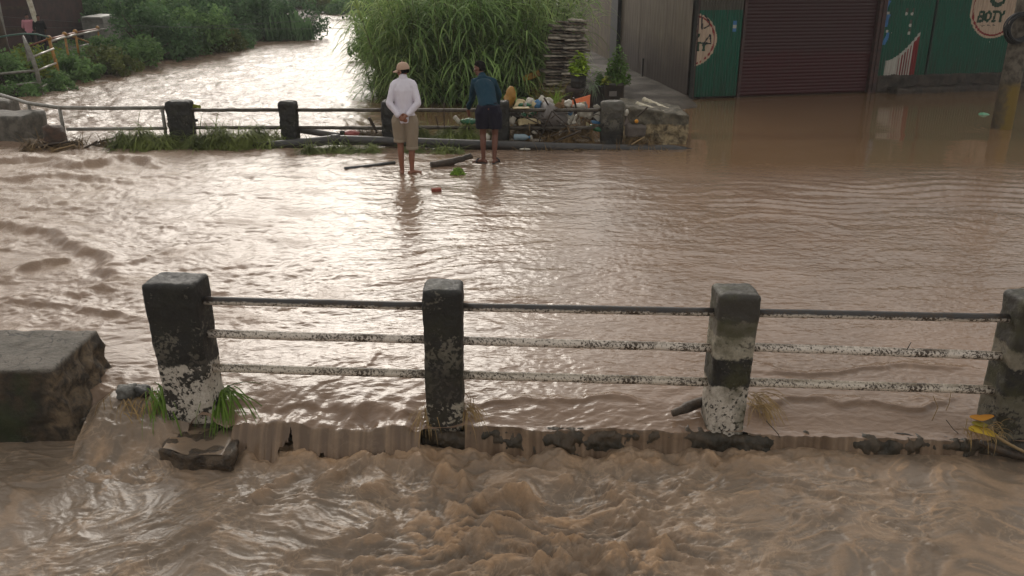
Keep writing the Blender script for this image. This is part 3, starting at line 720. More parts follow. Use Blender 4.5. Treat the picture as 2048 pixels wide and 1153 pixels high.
# bent steel pipe railing at the left end
GAL = worn('dull_grey_pipe', (128,124,114), (92,84,72), 9, .4, .002, spec=.5)
pr = empty('pipe_railing', tuple(P(200,290)), label='thin bent grey pipe railing left of the far black posts', cat='railing')
Q0 = pr.location
Yp = 15.72
top = [PD(-60,172,18.4), PD(0,190,17.6), PD(57,207,16.6), PD(120,216,Yp), PD(225,217,Yp), PD(331,216,Yp)]
m = MB(); m.tube([p-Q0 for p in top], .035, 10); m.build('top_rail', GAL, pr)
m = MB(); m.tube([PD(134,259,Yp)-Q0, PD(230,258,Yp)-Q0, PD(334,257,Yp)-Q0], .032, 10); m.build('lower_rail', GAL, pr)
for a, b, Y in (((57,207),(75,275),16.6), ((119,216),(141,297),Yp), ((324,216),(347,292),Yp)):
    p = PD(*a, Y); q = PD(*b, Y); q.x = p.x; m = MB(); m.tube([p-Q0, Vector((p.x, p.y, -.2))-Q0], .032, 10); m.build('upright', GAL, pr)
CB = worn('damp_concrete', (104,98,88), (62,58,50), 7, .65, .012)
def cblock(name, c, d, rz, mat, seed, amp=.03, **k):
    V, F = rbox(d, min(d)/9, min(d)*.06, amp, 3.2, seed); o = link(name, npmesh(name, V, F), mat, None, c, **k); o.rotation_euler.z = rz; return o
cblock('concrete_block', (P(-22,290).x, 16.15, -.25), (1.2,.8,.74), -.1, CB, 51, label='damp concrete block behind the bent pipe railing at the left edge', cat='concrete block')
cblock('concrete_block', (PD(-22,220,18.3).x, 18.4, -.2), (.9,.7,.62), .1, CB, 52, label='small grey concrete block farther back at the left edge', cat='concrete block')
# right end block of the far railing, sloping top and stony face
def eb(V):
    V[:,2] *= 1 + .10*(-V[:,0]/.55) ; V[:,1] += .03*fbm(V[:,0]*6, V[:,2]*6, 4, 400); return V
V, F = rbox((1.12,1.3,.72), .028, .03, .03, 5, 12, eb, 4)
t = NT('rubble_masonry'); v = t.co('Object'); z = t.sep(v)[2]
vo = t.n('ShaderNodeTexVoronoi'); t.l(v, vo.inputs['Vector']); vo.inputs['Scale'].default_value = 11
low = t.ramp(t.noise(v, 8, 6, .7, .6), [(.38,lin((74,62,46))),(.62,lin((164,146,112)))]); hi = t.ramp(t.noise(v, 7, 6, .65), [(.4,lin((66,60,48))),(.65,lin((108,100,84)))])
f = t.n('ShaderNodeMapRange'); t.l(t.math('ADD', z, t.math('MULTIPLY', t.noise(v, 6, 4), .12)), f.inputs[0]); f.inputs[1].default_value = .52; f.inputs[2].default_value = .56
RUB = t.fin(t.mix(f.outputs[0], low, hi), .75, t.bump(t.noise(v, 16, 6, .7), .03), .35)
EBX = (P(1262,293).x + P(1372,293).x)/2
link('concrete_block', npmesh('concrete_block', V, F), RUB, None, (EBX+.0, YF+.72, -.12), label='sloping rubble concrete block at the right end of the far railing', cat='concrete block')
BAM = worn('weathered_bamboo', (198,188,164), (150,138,112), 12, .5, .003)
BDK = plain('hollow_shade_and_hook', (20,16,12), .9)
def bamboo(a, b, r, **k):
    a, b = Vector(a), Vector(b); c = (a+b)/2; m = MB(); n = 7; pts = []; rr = []
    for i in range(n*6+1):
        s = i/(n*6); pts.append(a.lerp(b, s)-c); rr.append(r*(1 + (.16 if i % 6 == 0 else -.02)))
    m.tube(pts, rr, 10); o = m.build('bamboo_pole', BAM, loc=(0,0,0)); o.location = c
    h = MB(); d = (b-a).normalized(); h.tube([b-c-d*.01, b-c+d*.004], r*.75, 10); h.build('end_shade_disc', BDK, o); return tag(o, **k)  # pole end is solid; dark disc paints the shade inside the cane
bamboo(PD(1288,200,16.85), PD(1371,237,15.9), .05, label='longer pale bamboo pole lying across the rubble block', cat='bamboo pole')
bamboo(PD(1274,208,16.3), PD(1334,229,15.75), .043, label='shorter bamboo pole below the longer one on the rubble block', cat='bamboo pole')

# ------------------------------------------------------------------ long black pipes
BP = worn('black_plastic_pipe', (46,44,43), (64,58,52), 5, .38, .002, spec=.5)
Yb = 15.12
m = MB(); pts = [PD(x, y, Yb+dy) for x, y, dy in ((440,301,.1),(520,294,.1),(600,287,.08),(672,280,.05),(760,283,.05),(900,288,.02),(1050,293,0),(1200,298,0),(1345,300,.02),(1372,301,.05))]
c = Vector((pts[0].x, Yb, 0)); m.tube([p-c for p in pts], [.085]*9+[.06], 14)
o = m.build('water_pipe', BP, label='long black pipe lying along the foot of the far railing', cat='pipe'); o.location = c
m2 = MB(); m2.tube([pts[3]-c+Vector((-.08,0,0)), pts[3]-c+Vector((.08,0,-.002))], .098, 14); m2.build('coupling', BP, o)
m = MB(); pts = [PD(1372,301,Yb+.05), PD(1400,303,Yb+.05), PD(1440,306,Yb+.02), PD(1475,310,Yb)]; m.tube([p-pts[0] for p in pts], [.05,.03,.02,.01], 8)
m.build('pipe_tail', BP, o).location = pts[0]-c
m = MB(); pts = [PD(a,b,15.95) for a, b in ((597,260),(630,265),(660,270),(690,275))]; m.tube([p-pts[0] for p in pts], .062, 12)
_place(m.build('water_pipe', worn('grey_plastic_pipe', (98,96,92), (76,70,64), 6, .4, .002)), pts[0], label='short grey pipe slanting down to the long black pipe', cat='pipe')
m = MB(); pts = [PD(a,b,15.35) for a, b in ((176,301),(240,289),(300,281),(345,279))]; m.tube([p-pts[0] for p in pts], .075, 12)
_place(m.build('water_pipe', BP), pts[0], label='black pipe half hidden in grass below the bent pipe railing', cat='pipe')
m = MB(); pts = [P(690,340,.01), P(740,333,.01), P(790,326,.02)]; m.tube([p-pts[0] for p in pts], [.045,.035,.03], 10)
_place(m.build('water_pipe', BP), pts[0], label='thin black pipe end half under water left of the barefoot man', cat='pipe')
log([P(862,331,.03), P(900,325,.05), P(925,318,.09), P(944,311,.14)], [.055,.06,.05,.045], 'log', WOOD, 10, label='dark wet log reaching from the pipe towards the floating plant', cat='log')

# ------------------------------------------------------------------ washed-up grass and twigs along the far railing
DEB = leafmat('matted_grass', (66,78,36), (104,112,58), .25, .6)
DBR = leafmat('dead_brown_litter', (70,56,38), (104,84,56), .1, .6)
def heap(name, x0, x1, Y, h, n, mat, kindlabel, depth=.35, length=.35, seed=0, lowz=-.06, w=.007, **k):
    r = np.random.default_rng(seed); V = []; F = []
    for i in range(n):
        u = r.random(); x = x0 + (x1-x0)*u; e = min(1, 9*min(u, 1-u)) ; dy = r.normal(0, depth*.5)
        hh = h*e*max(.1, 1-(dy/depth)**2*.6)*max(.15, .62+.8*float(fbm(np.array([x*3.1]), np.array([seed*1.0+dy*2]), 3)[0]))
        p = Vector((x, Y+dy, lowz + max(.02,hh)*r.random()**.6)); a = r.random()*6.28; L = length*r.uniform(.5,1.2)
        d = Vector((math.cos(a), math.sin(a)*.5-.35, r.uniform(-.45,.35)**1 if r.random() < .8 else r.uniform(.2,.9))).normalized(); sd = d.cross(Vector((0,0,1))).normalized()*w*r.uniform(.6,1.5); s = len(V)
        for j in range(5):
            q = 1 - (j/4)**2*.85; V += [p-sd*q, p+sd*q]; d = (d + Vector((0,-.05,-.30))).normalized(); p = p + d*L/4; p.z = max(p.z, -.05)
        F += [(s+2*j, s+2*j+1, s+2*j+3, s+2*j+2) for j in range(4)]
    # a sodden core so the heap is solid
    xs = np.linspace(x0, x1, 60); ys = np.linspace(-depth, depth, 14); A, B = np.meshgrid(xs, ys); uu_ = (A-x0)/(x1-x0)
    Z = -.08 + h*.72*np.clip(9*np.minimum(uu_,1-uu_),0,1)*np.clip(1-(B/depth)**2,0,1)*(.62+.8*fbm(A*3.1, B*2+seed, 3, 0))
    b = len(V); V += list(map(tuple, np.stack([A, B+Y, Z],-1).reshape(-1,3))); F += [tuple(q) for q in (gridF(14,60)+b)]
    c = np.array([(x0+x1)/2, Y, 0]); return link(name, npmesh(name, np.array([tuple(q) for q in V])-c, F), mat, None, tuple(c), kind='stuff', label=kindlabel, **k)
X = lambda px: PD(px, 270, 15.3).x
heap('grass_litter', X(228), X(352), 15.25, .40, 3400, DEB, 'matted green grass washed up under the bent pipe railing', .34, .38, 1)
heap('grass_litter', X(366), X(568), 15.40, .42, 5600, DEB, 'matted green grass piled between the first two far posts', .40, .40, 2)
heap('grass_litter', X(600), X(770), 14.85, .22, 2200, DEB, 'drowned grass hanging below the long black pipe', .25, .34, 3)
heap('grass_litter', X(805), X(960), 15.70, .44, 3000, DEB, 'grass and reeds caught under the far rails between the two men', .3, .36, 4)
heap('grass_litter', X(815), X(935), 14.88, .18, 1600, DEB, 'grass and roots lying in front of the black pipe between the two men', .22, .3, 5)
heap('twig_litter', X(680), X(800), 15.85, .42, 1000, DBR, 'brown twig litter heaped against the rails left of the man in white', .3, .3, 6)
heap('twig_litter', X(1012), X(1205), 15.95, .62, 3200, DBR, 'brown heap of twigs and roots carrying the rubbish', .55, .3, 7)
heap('twig_litter', X(900), X(1010), 15.9, .34, 900, DBR, 'twigs packed behind the man in the teal jacket', .35, .3, 8)
heap('twig_litter', X(1020), X(1350), 14.98, .10, 900, DBR, 'dark sodden twigs under the right half of the black pipe', .14, .25, 9)
heap('twig_litter', X(170), X(240), 15.3, .22, 500, DBR, 'twigs snagged at the left end of the grass', .25, .3, 10)
heap('twig_litter', X(1255), X(1305), 15.25, .36, 600, DBR, 'bundle of dark roots leaning on the rubble block', .2, .3, 11)
def branch(pix, Y, r, lb, mat=None):
    return log([PD(a, b, Y+i*.03) for i, (a, b) in enumerate(pix)], [r]*(len(pix)-1)+[r*.6], 'branch', mat or WOOD, 6, label=lb, cat='branch')
branch([(1104,222),(1092,248),(1078,284)], 15.35, .014, 'thin branch leaning over the far rails in front of the grey drum')
branch([(1104,222),(1118,236),(1134,250)], 15.38, .012, 'short twig forming a fork with the leaning branch')
branch([(1162,262),(1128,276),(1100,287)], 15.3, .020, 'brown branch slanting below the lowest far rail')
branch([(738,236),(746,250),(754,266)], 15.5, .03, 'black charred stick poking up left of the man in white')
branch([(888,206),(888,230),(889,256)], 15.5, .010, 'thin upright stick between the two men')
branch([(871,232),(875,246),(878,262)], 15.55, .009, 'shorter upright stick left of the thin one')
branch([(1088,196),(1094,206),(1100,218)], 15.6, .016, 'dark stick leaning among the white bags')
branch([(1147,196),(1150,206),(1152,216)], 15.6, .02, 'dark stick in front of the orange board')
branch([(1295,215),(1284,226),(1275,234)], 15.3, .018, 'black stick pointing at the orange ball')
branch([(1262,290),(1276,282),(1290,274)], 15.1, .014, 'pale stick at the foot of the root bundle', STW)
branch([(128,272),(118,284),(108,296)], 15.4, .03, 'crooked branch below the bent pipe railing')
branch([(180,292),(200,284),(230,276)], 15.35, .02, 'dark branch poking out at the left end of the grass')
heap('twig_litter', X(48), X(170), 15.25, .24, 900, DBR, 'tangle of dark roots and twigs under the bent pipe railing', .32, .4, 12)
branch([(60,300),(95,290),(140,284)], 15.05, .028, 'grey brown branch lying across the foot of the stump'); branch([(84,322),(110,300),(150,290)], 14.95, .018, 'thin pale stick leaning over the rapids by the stump', STW); branch([(148,318),(165,300),(195,282)], 15.1, .022, 'dark stick slanting up right of the stump')
# stump and scraps on the left
STP = worn('brown_stump', (84,60,44), (50,38,28), 8, .6, .02)
m = MB(); m.lathe([(.27,-.25),(.22,0),(.17,.22),(.16,.36),(.10,.38)], n=16)
o = m.build('tree_stump', STP, label='brown broken tree stump stuck under the bent pipe railing', cat='stump'); o.location = (P(96,300).x, 15.35, 0)
ds = o.modifiers.new('lumps', 'DISPLACE'); tx = bpy.data.textures.new('lumps', 'CLOUDS'); tx.noise_scale = .18; ds.texture = tx; ds.strength = .14
def scrap(name, pts, mat, amp=.03, thick=.006, n=9, seed=0, **k):
    """crumpled sheet between four corners"""
    a, b, c, d = [Vector(p) for p in pts]; ctr = (a+b+c+d)/4; V = []
    for i in range(n):
        for j in range(n):
            s, q = i/(n-1), j/(n-1); p = (a.lerp(b, s)).lerp(d.lerp(c, s), q) - ctr; V.append(tuple(p))
    V = np.array(V); V += np.stack([amp*fbm(V[:,0]*9+seed, V[:,2]*9, 2, 500+seed), amp*fbm(V[:,0]*8, V[:,2]*8+seed, 2, 510+seed), amp*.6*fbm(V[:,1]*9+seed, V[:,0]*8, 2, 520+seed)], -1)
    o = link(name, npmesh(name, V, gridF(n, n)), mat, None, ctr, **k); s = o.modifiers.new('thickness', 'SOLIDIFY'); s.thickness = thick; return o
scrap('board_scrap', [PD(76,320,15.0), PD(96,302,15.1), PD(106,306,15.1), PD(92,328,15.0)], WOOD, .02, .02, label='dark board scrap in the rapids below the stump', cat='board')
scrap('plastic_scrap', [PD(100,322,15.0), PD(126,300,15.1), PD(146,306,15.1), PD(144,326,15.0)], plain('grey_plastic_sheet', (150,142,134), .4), .03, .008, label='pale grey plastic scrap in the rapids below the stump', cat='plastic scrap')

# ------------------------------------------------------------------ rubbish heap
def pl(n, c, r=.35): return plain(n, c, r, .3, 20)
WB, CR, GB, BB, OR, YB, BRC, GS, CLR, PK, BLU = pl('dirty_white_plastic',(196,188,172)), pl('cream_foam',(206,186,140)), pl('green_bottle_plastic',(34,104,66),.2), pl('blue_plastic',(70,120,160)), pl('orange_board_paint',(206,98,36),.45), pl('ochre_plastic',(172,124,46),.45), pl('brown_card',(132,94,58),.7), pl('grey_drum_plastic',(112,104,98),.45), pl('pale_blue_bottle_plastic',(140,158,166),.2), pl('pink_plastic',(196,110,104)), pl('dark_blue_plastic',(40,48,110))
rb = 'rubbish caught behind the far railing'
def bottle(px, py, Y, L, r, ax, mat, capm, lb):
    m = MB(); m.lathe([(r*.7,0),(r,.03*L),(r,.25*L),(r*.93,.3*L),(r,.36*L),(r,.66*L),(r*.8,.76*L),(r*.36,.88*L),(r*.34,.93*L)], n=14, axis=ax)
    o = m.build('plastic_bottle', mat, label=lb, cat='bottle', group=rb); o.location = PD(px, py, Y) - Vector(ax).normalized()*L/2
    c = MB(); c.lathe([(r*.40,.92*L),(r*.42,.935*L),(r*.42,.99*L),(r*.36,L)], n=12, axis=ax); c.build('bottle_cap', capm, o); return o
def bag(px, py, Y, r, mat, lb, seed, name='plastic_bag', cat='bag'):
    m = MB(); m.ell((0,0,0), r, n=28, m=20); V = np.array(m.v); n_ = V/np.linalg.norm(V, axis=1, keepdims=True); s = min(r)
    V = V + n_*(s*.38*fbm3(V/s*.9+seed, 3, seed) - s*.12*np.abs(fbm3(V/s*2.2+seed, 2, seed+3)))[:,None]; m.v = [tuple(v) for v in V]
    o = m.build(name, mat, label=lb, cat=cat, group=rb); o.location = PD(px, py, Y); return o
def boxy(px, py, Y, d, rot, mat, lb, name='foam_block', cat='foam block', seed=0):
    V, F = rbox(d, max(d)/12, min(d)*.12, min(d)*.10, 9, seed); o = link(name, npmesh(name, V, F), mat, None, PD(px, py, Y) - Vector((0,0,d[2]/2)), label=lb, cat=cat, group=rb); o.rotation_euler = rot; return o
m = bag(1020,195,15.95,(.105,.08,.20), YB, 'tall ochre yellow sack standing at the left end of the rubbish', 1); m.rotation_euler = (0,.22,0)
boxy(1042,216,15.62,(.30,.16,.022), (0,0,.1), CR, 'flat cream tray lying on the top far rail', 'tray', 'tray', 2)
scrap('carton', [PD(1028,214,15.8),PD(1034,198,15.85),PD(1050,202,15.9),PD(1052,214,15.8)], CR, .03, .01, seed=3, label='crumpled cream carton above the flat tray', cat='carton', group=rb)
bag(1060,206,15.9,(.09,.07,.09), WB, 'small dirty white bag right of the cream carton', 4)
bottle(1050,211,15.8,.26,.045,(.9,-.35,.1), GB, GB, 'green bottle lying right of the flat cream tray')
bag(1074,209,15.9,(.08,.07,.085), BB, 'crumpled blue wrapper behind the top far rail', 6, 'wrapper', 'wrapper')
bag(1086,205,16.0,(.11,.09,.12), WB, 'bulging white bag left of the dark leaning stick', 7)
bag(1099,207,15.95,(.08,.07,.11), WB, 'narrow white bag right of the dark leaning stick', 8)
scrap('cardboard', [PD(1118,214,15.8),PD(1124,198,15.9),PD(1132,203,15.9),PD(1128,216,15.8)], BRC, .02, .01, seed=9, label='bent brown cardboard left of the orange board', cat='cardboard', group=rb)
bag(1136,208,15.85,(.08,.07,.08), WB, 'white foam crumbs bag below the left corner of the orange board', 10)
scrap('orange_board', [PD(1138,202,15.95),PD(1181,190,16.1),PD(1179,216,15.9),PD(1141,214,15.85)], OR, .006, .012, 12, 11, label='bright orange board standing behind the top far rail', cat='board', group=rb)
bag(1158,212,15.75,(.12,.06,.05), WB, 'low white crumpled paper in front of the orange board', 12, 'paper', 'paper')
bottle(1047,231,15.72,.26,.055,(-.15,-1,.05), GB, GB, 'green bottle seen end on below the flat tray')
bottle(1067,227,15.85,.24,.045,(.6,-.6,.5), GB, WB, 'green bottle tilted up beside the one seen end on')
boxy(1063,243,15.68,(.34,.16,.085), (0,0,-.05), CR, 'cream foam block resting on the lower far rail', seed=13)
bag(1030,232,15.9,(.12,.1,.1), DBR and plain('dark_wet_sack',(60,48,40),.5), 'dark wet sack left of the green bottle ends', 14)
bag(1016,246,15.75,(.05,.05,.06), WB, 'small white scrap beside the black post behind the jacket man', 15)
m = MB(); m.lathe([(.20,0),(.22,.02),(.22,.5),(.20,.52)], n=22, axis=(-.75,-.35,.45)); o = m.build('drum', GS, label='dull grey plastic drum lying in the middle of the rubbish', cat='drum', group=rb); o.location = PD(1126,247,15.92)
bag(1087,224,15.75,(.05,.05,.045), BLU, 'dark blue scrap left of the grey drum', 17, 'wrapper', 'wrapper')
scrap('milk_carton', [PD(1132,246,15.7),PD(1138,222,15.75),PD(1150,224,15.8),PD(1144,248,15.7)], WB, .04, .03, seed=18, label='white carton with folded top standing right of the grey drum', cat='carton', group=rb)
bag(1141,226,15.7,(.045,.04,.05), BB, 'light blue cap of paper above the white carton', 19, 'wrapper', 'wrapper')
scrap('milk_carton', [PD(1146,248,15.65),PD(1148,232,15.7),PD(1154,230,15.75),PD(1154,248,15.7)], WB, .03, .03, seed=20, label='narrow white carton leaning beside the folded one', cat='carton', group=rb)
for i, (a, b, s) in enumerate(((1163,224,.09),(1171,226,.075),(1179,228,.08))): bag(a, b, 15.75, (s*.8,s*.7,s*1.1), WB, ['left white bag squeezed between the far rails right of the cartons','middle white bag squeezed between the far rails right of the cartons','right white bag squeezed between the far rails right of the cartons'][i], 21+i)
scrap('board_scrap', [PD(1184,232,15.8),PD(1200,222,15.85),PD(1200,242,15.8),PD(1196,244,15.8)], WB, .01, .012, seed=25, label='white board corner left of the scraped far post', cat='board', group=rb)
bottle(1193,258,15.65,.28,.05,(.8,-.5,-.2), GB, GB, 'green bottle low beside the scraped far post')
bottle(1044,275,15.45,.30,.06,(1,-.12,.02), CLR, BB, 'clear pale bottle with blue label band lying above the black pipe')
bag(1070,265,15.6,(.06,.04,.035), WB, 'small white lid among the twigs', 28, 'lid', 'lid'); bag(1062,276,15.5,(.03,.03,.05), WB, 'tiny white scrap right of the clear bottle', 29, 'paper', 'paper')
boxy(1190,245,15.7,(.16,.1,.05), (0,.2,.3), BB, 'pale blue box corner by the scraped far post', 'box', 'box', 30)
boxy(1270,262,15.45,(.34,.22,.21), (0,.05,.1), plain('weathered_grey_board',(92,82,74),.7), 'grey wooden box right of the scraped far post', 'wooden_box', 'box', 31)
scrap('board_scrap', [PD(1248,252,15.5),PD(1254,232,15.6),PD(1282,222,15.7),PD(1272,250,15.6)], plain('brown_wet_board',(92,78,68),.6), .01, .02, seed=32, label='brown wet board leaning above the grey wooden box', cat='board', group=rb)
bag(1253,226,15.6,(.05,.05,.06), WB, 'pale cup right of the top of the scraped far post', 33, 'cup', 'cup')
m = MB(); m.ell((0,0,0), .036, n=16, m=10); m.build('ball', pl('orange_yellow_ball',(224,150,30),.3), label='small orange yellow ball above the grey wooden box', cat='ball', group=rb).location = PD(1273,243,15.4)
boxy(1274,212,16.1,(.16,.1,.03), (0,.1,.2), WB, 'white slat at the left end of the shorter bamboo pole', 'slat', 'slat', 34)
bag(938,243,15.72,(.16,.1,.06), GB, 'green plastic bag by the hand of the jacket man', 35)
bottle(916,242,15.75,.22,.04,(.5,-.4,-.5), WB, WB, 'white bottle lying left of the green plastic bag')
bag(975,276,15.5,(.05,.05,.07), WB, 'white rag seen between the legs of the jacket man', 37, 'rag', 'rag')
bag(702,268,15.75,(.16,.1,.07), PK, 'pink plastic net on the twig heap left of the man in white', 38, 'plastic_net', 'net')
bag(684,267,15.6,(.05,.05,.05), plain('black_plastic',(24,22,22),.4), 'small black lump left of the pink net', 39, 'clod', 'clod')
bag(1050,299,15.0,(.10,.03,.022), WB, 'white scrap stuck to the front of the long black pipe', 40, 'wrapper', 'wrapper')
m = MB(); m.ell((0,0,0), .03, n=12, m=8); m.build('ball', plain('black_rubber',(18,18,18),.4), label='small black ball floating behind the rails right of the first far post', cat='ball').location = PD(393,241,16.2)
m = MB(); m.tube([(0,0,0),(0,0,-.11)], .03, 4); 
# brick, floating plant, floating bag
V, F = rbox((.14,.08,.07), .012, .008, .004, 20, 3); o = link('brick', npmesh('brick', V, F), worn('red_brick',(146,72,52),(110,54,42),20,.7,.004), None, P(873,386,-.02), label='red brick lying in the shallow water in front of the two men', cat='brick'); o.rotation_euler.z = .3
def leafball(name, c, rad, n, size, mat, seed, flat=.5, **k):
    r = np.random.default_rng(seed); p = r.normal(size=(n,3)); p /= np.linalg.norm(p, axis=1, keepdims=True); p[:,2] = np.abs(p[:,2]); q = p*np.array(rad)*r.uniform(.4,1,(n,1))
    return link(name, leafmesh(name, q, p + r.normal(0,.5,(n,3)), size, r), mat, None, c, **k)
def leafmesh(name, pos, nrm, size, r, asp=.5):
    n = len(pos); nrm = nrm/np.linalg.norm(nrm, axis=1, keepdims=True); a = np.cross(nrm, r.normal(size=(n,3))); a /= np.linalg.norm(a, axis=1, keepdims=True); b = np.cross(nrm, a)
    s = size*r.uniform(.6,1.3,(n,1)); V = np.stack([pos - a*s, pos - b*s*asp + nrm*s*.15, pos + a*s, pos + b*s*asp + nrm*s*.15], 1).reshape(-1,3)
    return npmesh(name, V, np.arange(4*n).reshape(n,4), False)
FGR = leafmat('floating_weed_leaf', (92,122,40), (124,150,60), .3)
leafball('floating_plant', P(915,350,-.01), (.12,.10,.11), 260, .035, FGR, 4, label='clump of green weed floating in the shallow water between the two men', cat='plant')
leafball('sprig', PD(388,216,15.75), (.16,.05,.07), 60, .05, leafmat('yellow_green_leaf',(150,140,50),(120,128,50)), 5, label='yellow green sprig beside the top of the first far post', cat='plant')
bag(1967,231,19.2,(.12,.08,.06), pl('pale_green_plastic',(110,170,134)), 'pale green plastic bag floating left of the utility pole', 41)
COL.objects[-1].pop('group', None) if 'group' in COL.objects[-1] else None

rs_ = random.Random(12)
SCM = [WB, CR, pl('grey_plastic_film',(140,136,130)), pl('tan_card',(150,118,80),.7)]
for i in range(34):
    px, py = rs_.uniform(1014, 1198), rs_.choice([rs_.uniform(204,216), rs_.uniform(222,250), rs_.uniform(222,280)]); q = PD(px, py, rs_.uniform(15.6,15.95)); s_ = rs_.uniform(.03,.075); a = rs_.uniform(0,6.28)
    u = Vector((math.cos(a), .3, math.sin(a)))*s_; w_ = Vector((-math.sin(a), .2, math.cos(a)))*s_*rs_.uniform(.4,1.1)
    scrap('plastic_scrap', [q-u-w_, q+u-w_*1.2, q+u*.8+w_, q-u*.7+w_], SCM[i % 4], .035, .005, 7, 40+i, label=['tiny white plastic scrap caught among the rubbish behind the far railing','tiny cream foam scrap caught among the rubbish behind the far railing','tiny grey film scrap caught among the rubbish behind the far railing','tiny tan card scrap caught among the rubbish behind the far railing'][i % 4], cat='scrap', group=rb)
for i in range(16):
    px, py = rs_.uniform(1010, 1195), rs_.uniform(225, 282); dx_, dy_ = rs_.uniform(-45,45), rs_.uniform(-22,22)
    branch([(px-dx_,py-dy_),(px+rs_.uniform(-4,4),py+rs_.uniform(-4,4)),(px+dx_,py+dy_)], rs_.uniform(15.45,15.6), rs_.uniform(.007,.015), 'thin dead twig tangled across the rubbish behind the far railing'); COL.objects[-1]['group'] = 'twigs tangled in the rubbish'
# ------------------------------------------------------------------ people
SKIN = plain('brown_skin', (140,92,70), .5, .15, 20, .4); SKIN2 = plain('darker_brown_skin', (112,72,56), .5, .15, 20, .4)
HAIR = plain('black_hair', (20,17,15), .9, .3, 60, .1)
def cloth(name, c, fold=.012, sc=7, stretch=(1,1,.5)):
    t = NT(name); v = t.co('Object', stretch); c = lin(c)
    n1 = t.noise(v, sc, 4, .5, .8); n2 = t.noise(v, 160, 2)
    col = t.mix(t.ramp(t.noise(v, 5, 4), [(.35,0),(.7,.22)]), c, tuple(x*.75 for x in c[:3])+(1,))
    return t.fin(col, .85, t.bump(t.math('ADD', n1, t.math('MULTIPLY', n2, .05)), fold, 1), .2)
def hand(m, w, d, up, thumb, s=1.0, curl=.35):
    """palm, five fingers; d = towards the fingertips, up = back of the hand, thumb = side of the thumb"""
    w, d, up = Vector(w), Vector(d).normalized(), Vector(up).normalized(); sd = d.cross(up).normalized()*thumb; up = sd.cross(d).normalized()*thumb
    for k in (-1.2,-.4,.4,1.2): m.cap(w + d*.005, w + d*.085*s + sd*.022*k*s*.9, .017*s, .0125*s, 8)
    for k, L in zip((1.25,.42,-.42,-1.2), (.068,.078,.072,.055)):
        p = w + d*.088*s + sd*.020*k*s; dd = d.copy(); r = .0098*s
        for j in range(3):
            q = p + dd*L*s*(.42,.32,.26)[j]; m.cap(p, q, r, r*.92, 8); p = q; r *= .92; dd = (dd - up*curl).normalized()
    p = w + d*.03*s + sd*.026*s; q = p + (d*.7 + sd*.75 - up*.25).normalized()*.045*s; m.cap(p, q, .013*s, .011*s, 8); m.cap(q, q + (d + sd*.15 - up*.3).normalized()*.032*s, .011*s, .009*s, 8)
def foot(m, a, toe, s=1.0):
    a, toe = Vector(a), Vector(toe); f = (toe-a); f.z = 0; f.normalize(); sd = Vector((f.y,-f.x,0))
    m.cap(a - f*.045 + Vector((0,0,-.045)), a + f*.02 + Vector((0,0,-.03)), .033*s, .036*s)
    for k in (-1,0,1): m.cap(a + Vector((0,0,-.03)), a + f*.15*s + sd*.026*k + Vector((0,0,-.058)), .034*s, .021*s)
    for k, L in zip((-2,-1,0,1,2), (.045,.042,.038,.033,.027)): m.cap(a + f*.15*s + sd*.017*k + Vector((0,0,-.062)), a + f*(.155+L)*s + sd*.018*k + Vector((0,0,-.066)), .012*s, .010*s, 8)
def head(m, c, f, up, s=1.0):
    c, f, up = Vector(c), Vector(f).normalized(), Vector(up).normalized(); sd = f.cross(up).normalized(); up = sd.cross(f).normalized(); M = Matrix((sd, f, up)).transposed()
    L = lambda x, y, z: c + M @ Vector((x*s, y*s, z*s))
    m.ell(L(0,-.008,.028), (.076*s,.096*s,.088*s), M, 20, 14); m.ell(L(0,.022,-.035), (.060*s,.066*s,.082*s), M, 18, 12)
    m.ell(L(0,.058,-.085), (.030*s,.026*s,.024*s), M); m.cap(L(0,.083,.012), L(0,.103,-.022), .009*s, .013*s, 8)          # chin, nose
    for k in (-1,1):
        m.cap(L(.042*k,.07,-.018), L(.062*k,.035,-.012), .018*s, .015*s, 8); m.ell(L(.078*k,-.005,-.012), (.010*s,.022*s,.033*s), M, 10, 8); m.cap(L(.015*k,.086,.024), L(.050*k,.070,.026), .009*s, .008*s, 8)
    m.cap(L(-.02,.078,-.055), L(.02,.078,-.055), .009*s, .009*s, 8)
    return M, L
def person(loc, rz, J, f, up, skin, label, hs=1.0):
    root = empty('person', loc, rz, label=label, cat='person'); m = MB()
    V3 = lambda k: Vector(J[k])
    M, L = head(m, J['head'], f, up, hs)
    m.cap(V3('neck'), V3('head') + Vector((0,0,-.05)), .060, .055)
    hc = (V3('hipL') + V3('hipR'))/2; ch = V3('chest'); ax = (V3('shR') - V3('shL')).normalized(); sp = (V3('neck') - hc).normalized(); fr_ = sp.cross(ax).normalized()
    m.loft([(hc - sp*.06, ax*.11, fr_*.09), (hc, ax*.155, fr_*.11), (hc.lerp(ch,.5), ax*.135, fr_*.095), (ch, ax*.155, fr_*.11), (ch.lerp(V3('neck'),.6), ax*.15, fr_*.09), (V3('neck'), ax*.06, fr_*.06)], 20)
    for s in 'LR':
        m.cap(ch.lerp(V3('neck'), .7), V3('sh'+s), .07, .058); m.cap(V3('sh'+s), V3('el'+s), .052, .040); m.cap(V3('el'+s), V3('wr'+s), .041, .027)
        m.cap(V3('hip'+s), V3('kn'+s), .080, .055); kn, an = V3('kn'+s), V3('an'+s); back = Vector((0,-.018,0))
        m.cap(kn, kn.lerp(an,.35) + back, .053, .052); m.cap(kn.lerp(an,.35) + back, an, .052, .034); m.ell(kn + Vector((0,.02,0)), .045)
        foot(m, an, J['toe'+s]); hand(m, J['wr'+s], J['hd'+s], J['hu'+s], J['th'+s], 1.0, J.get('curl',.35))
    o = link('body', remeshed(m, .0062, 5), skin, root)
    return root, M, L
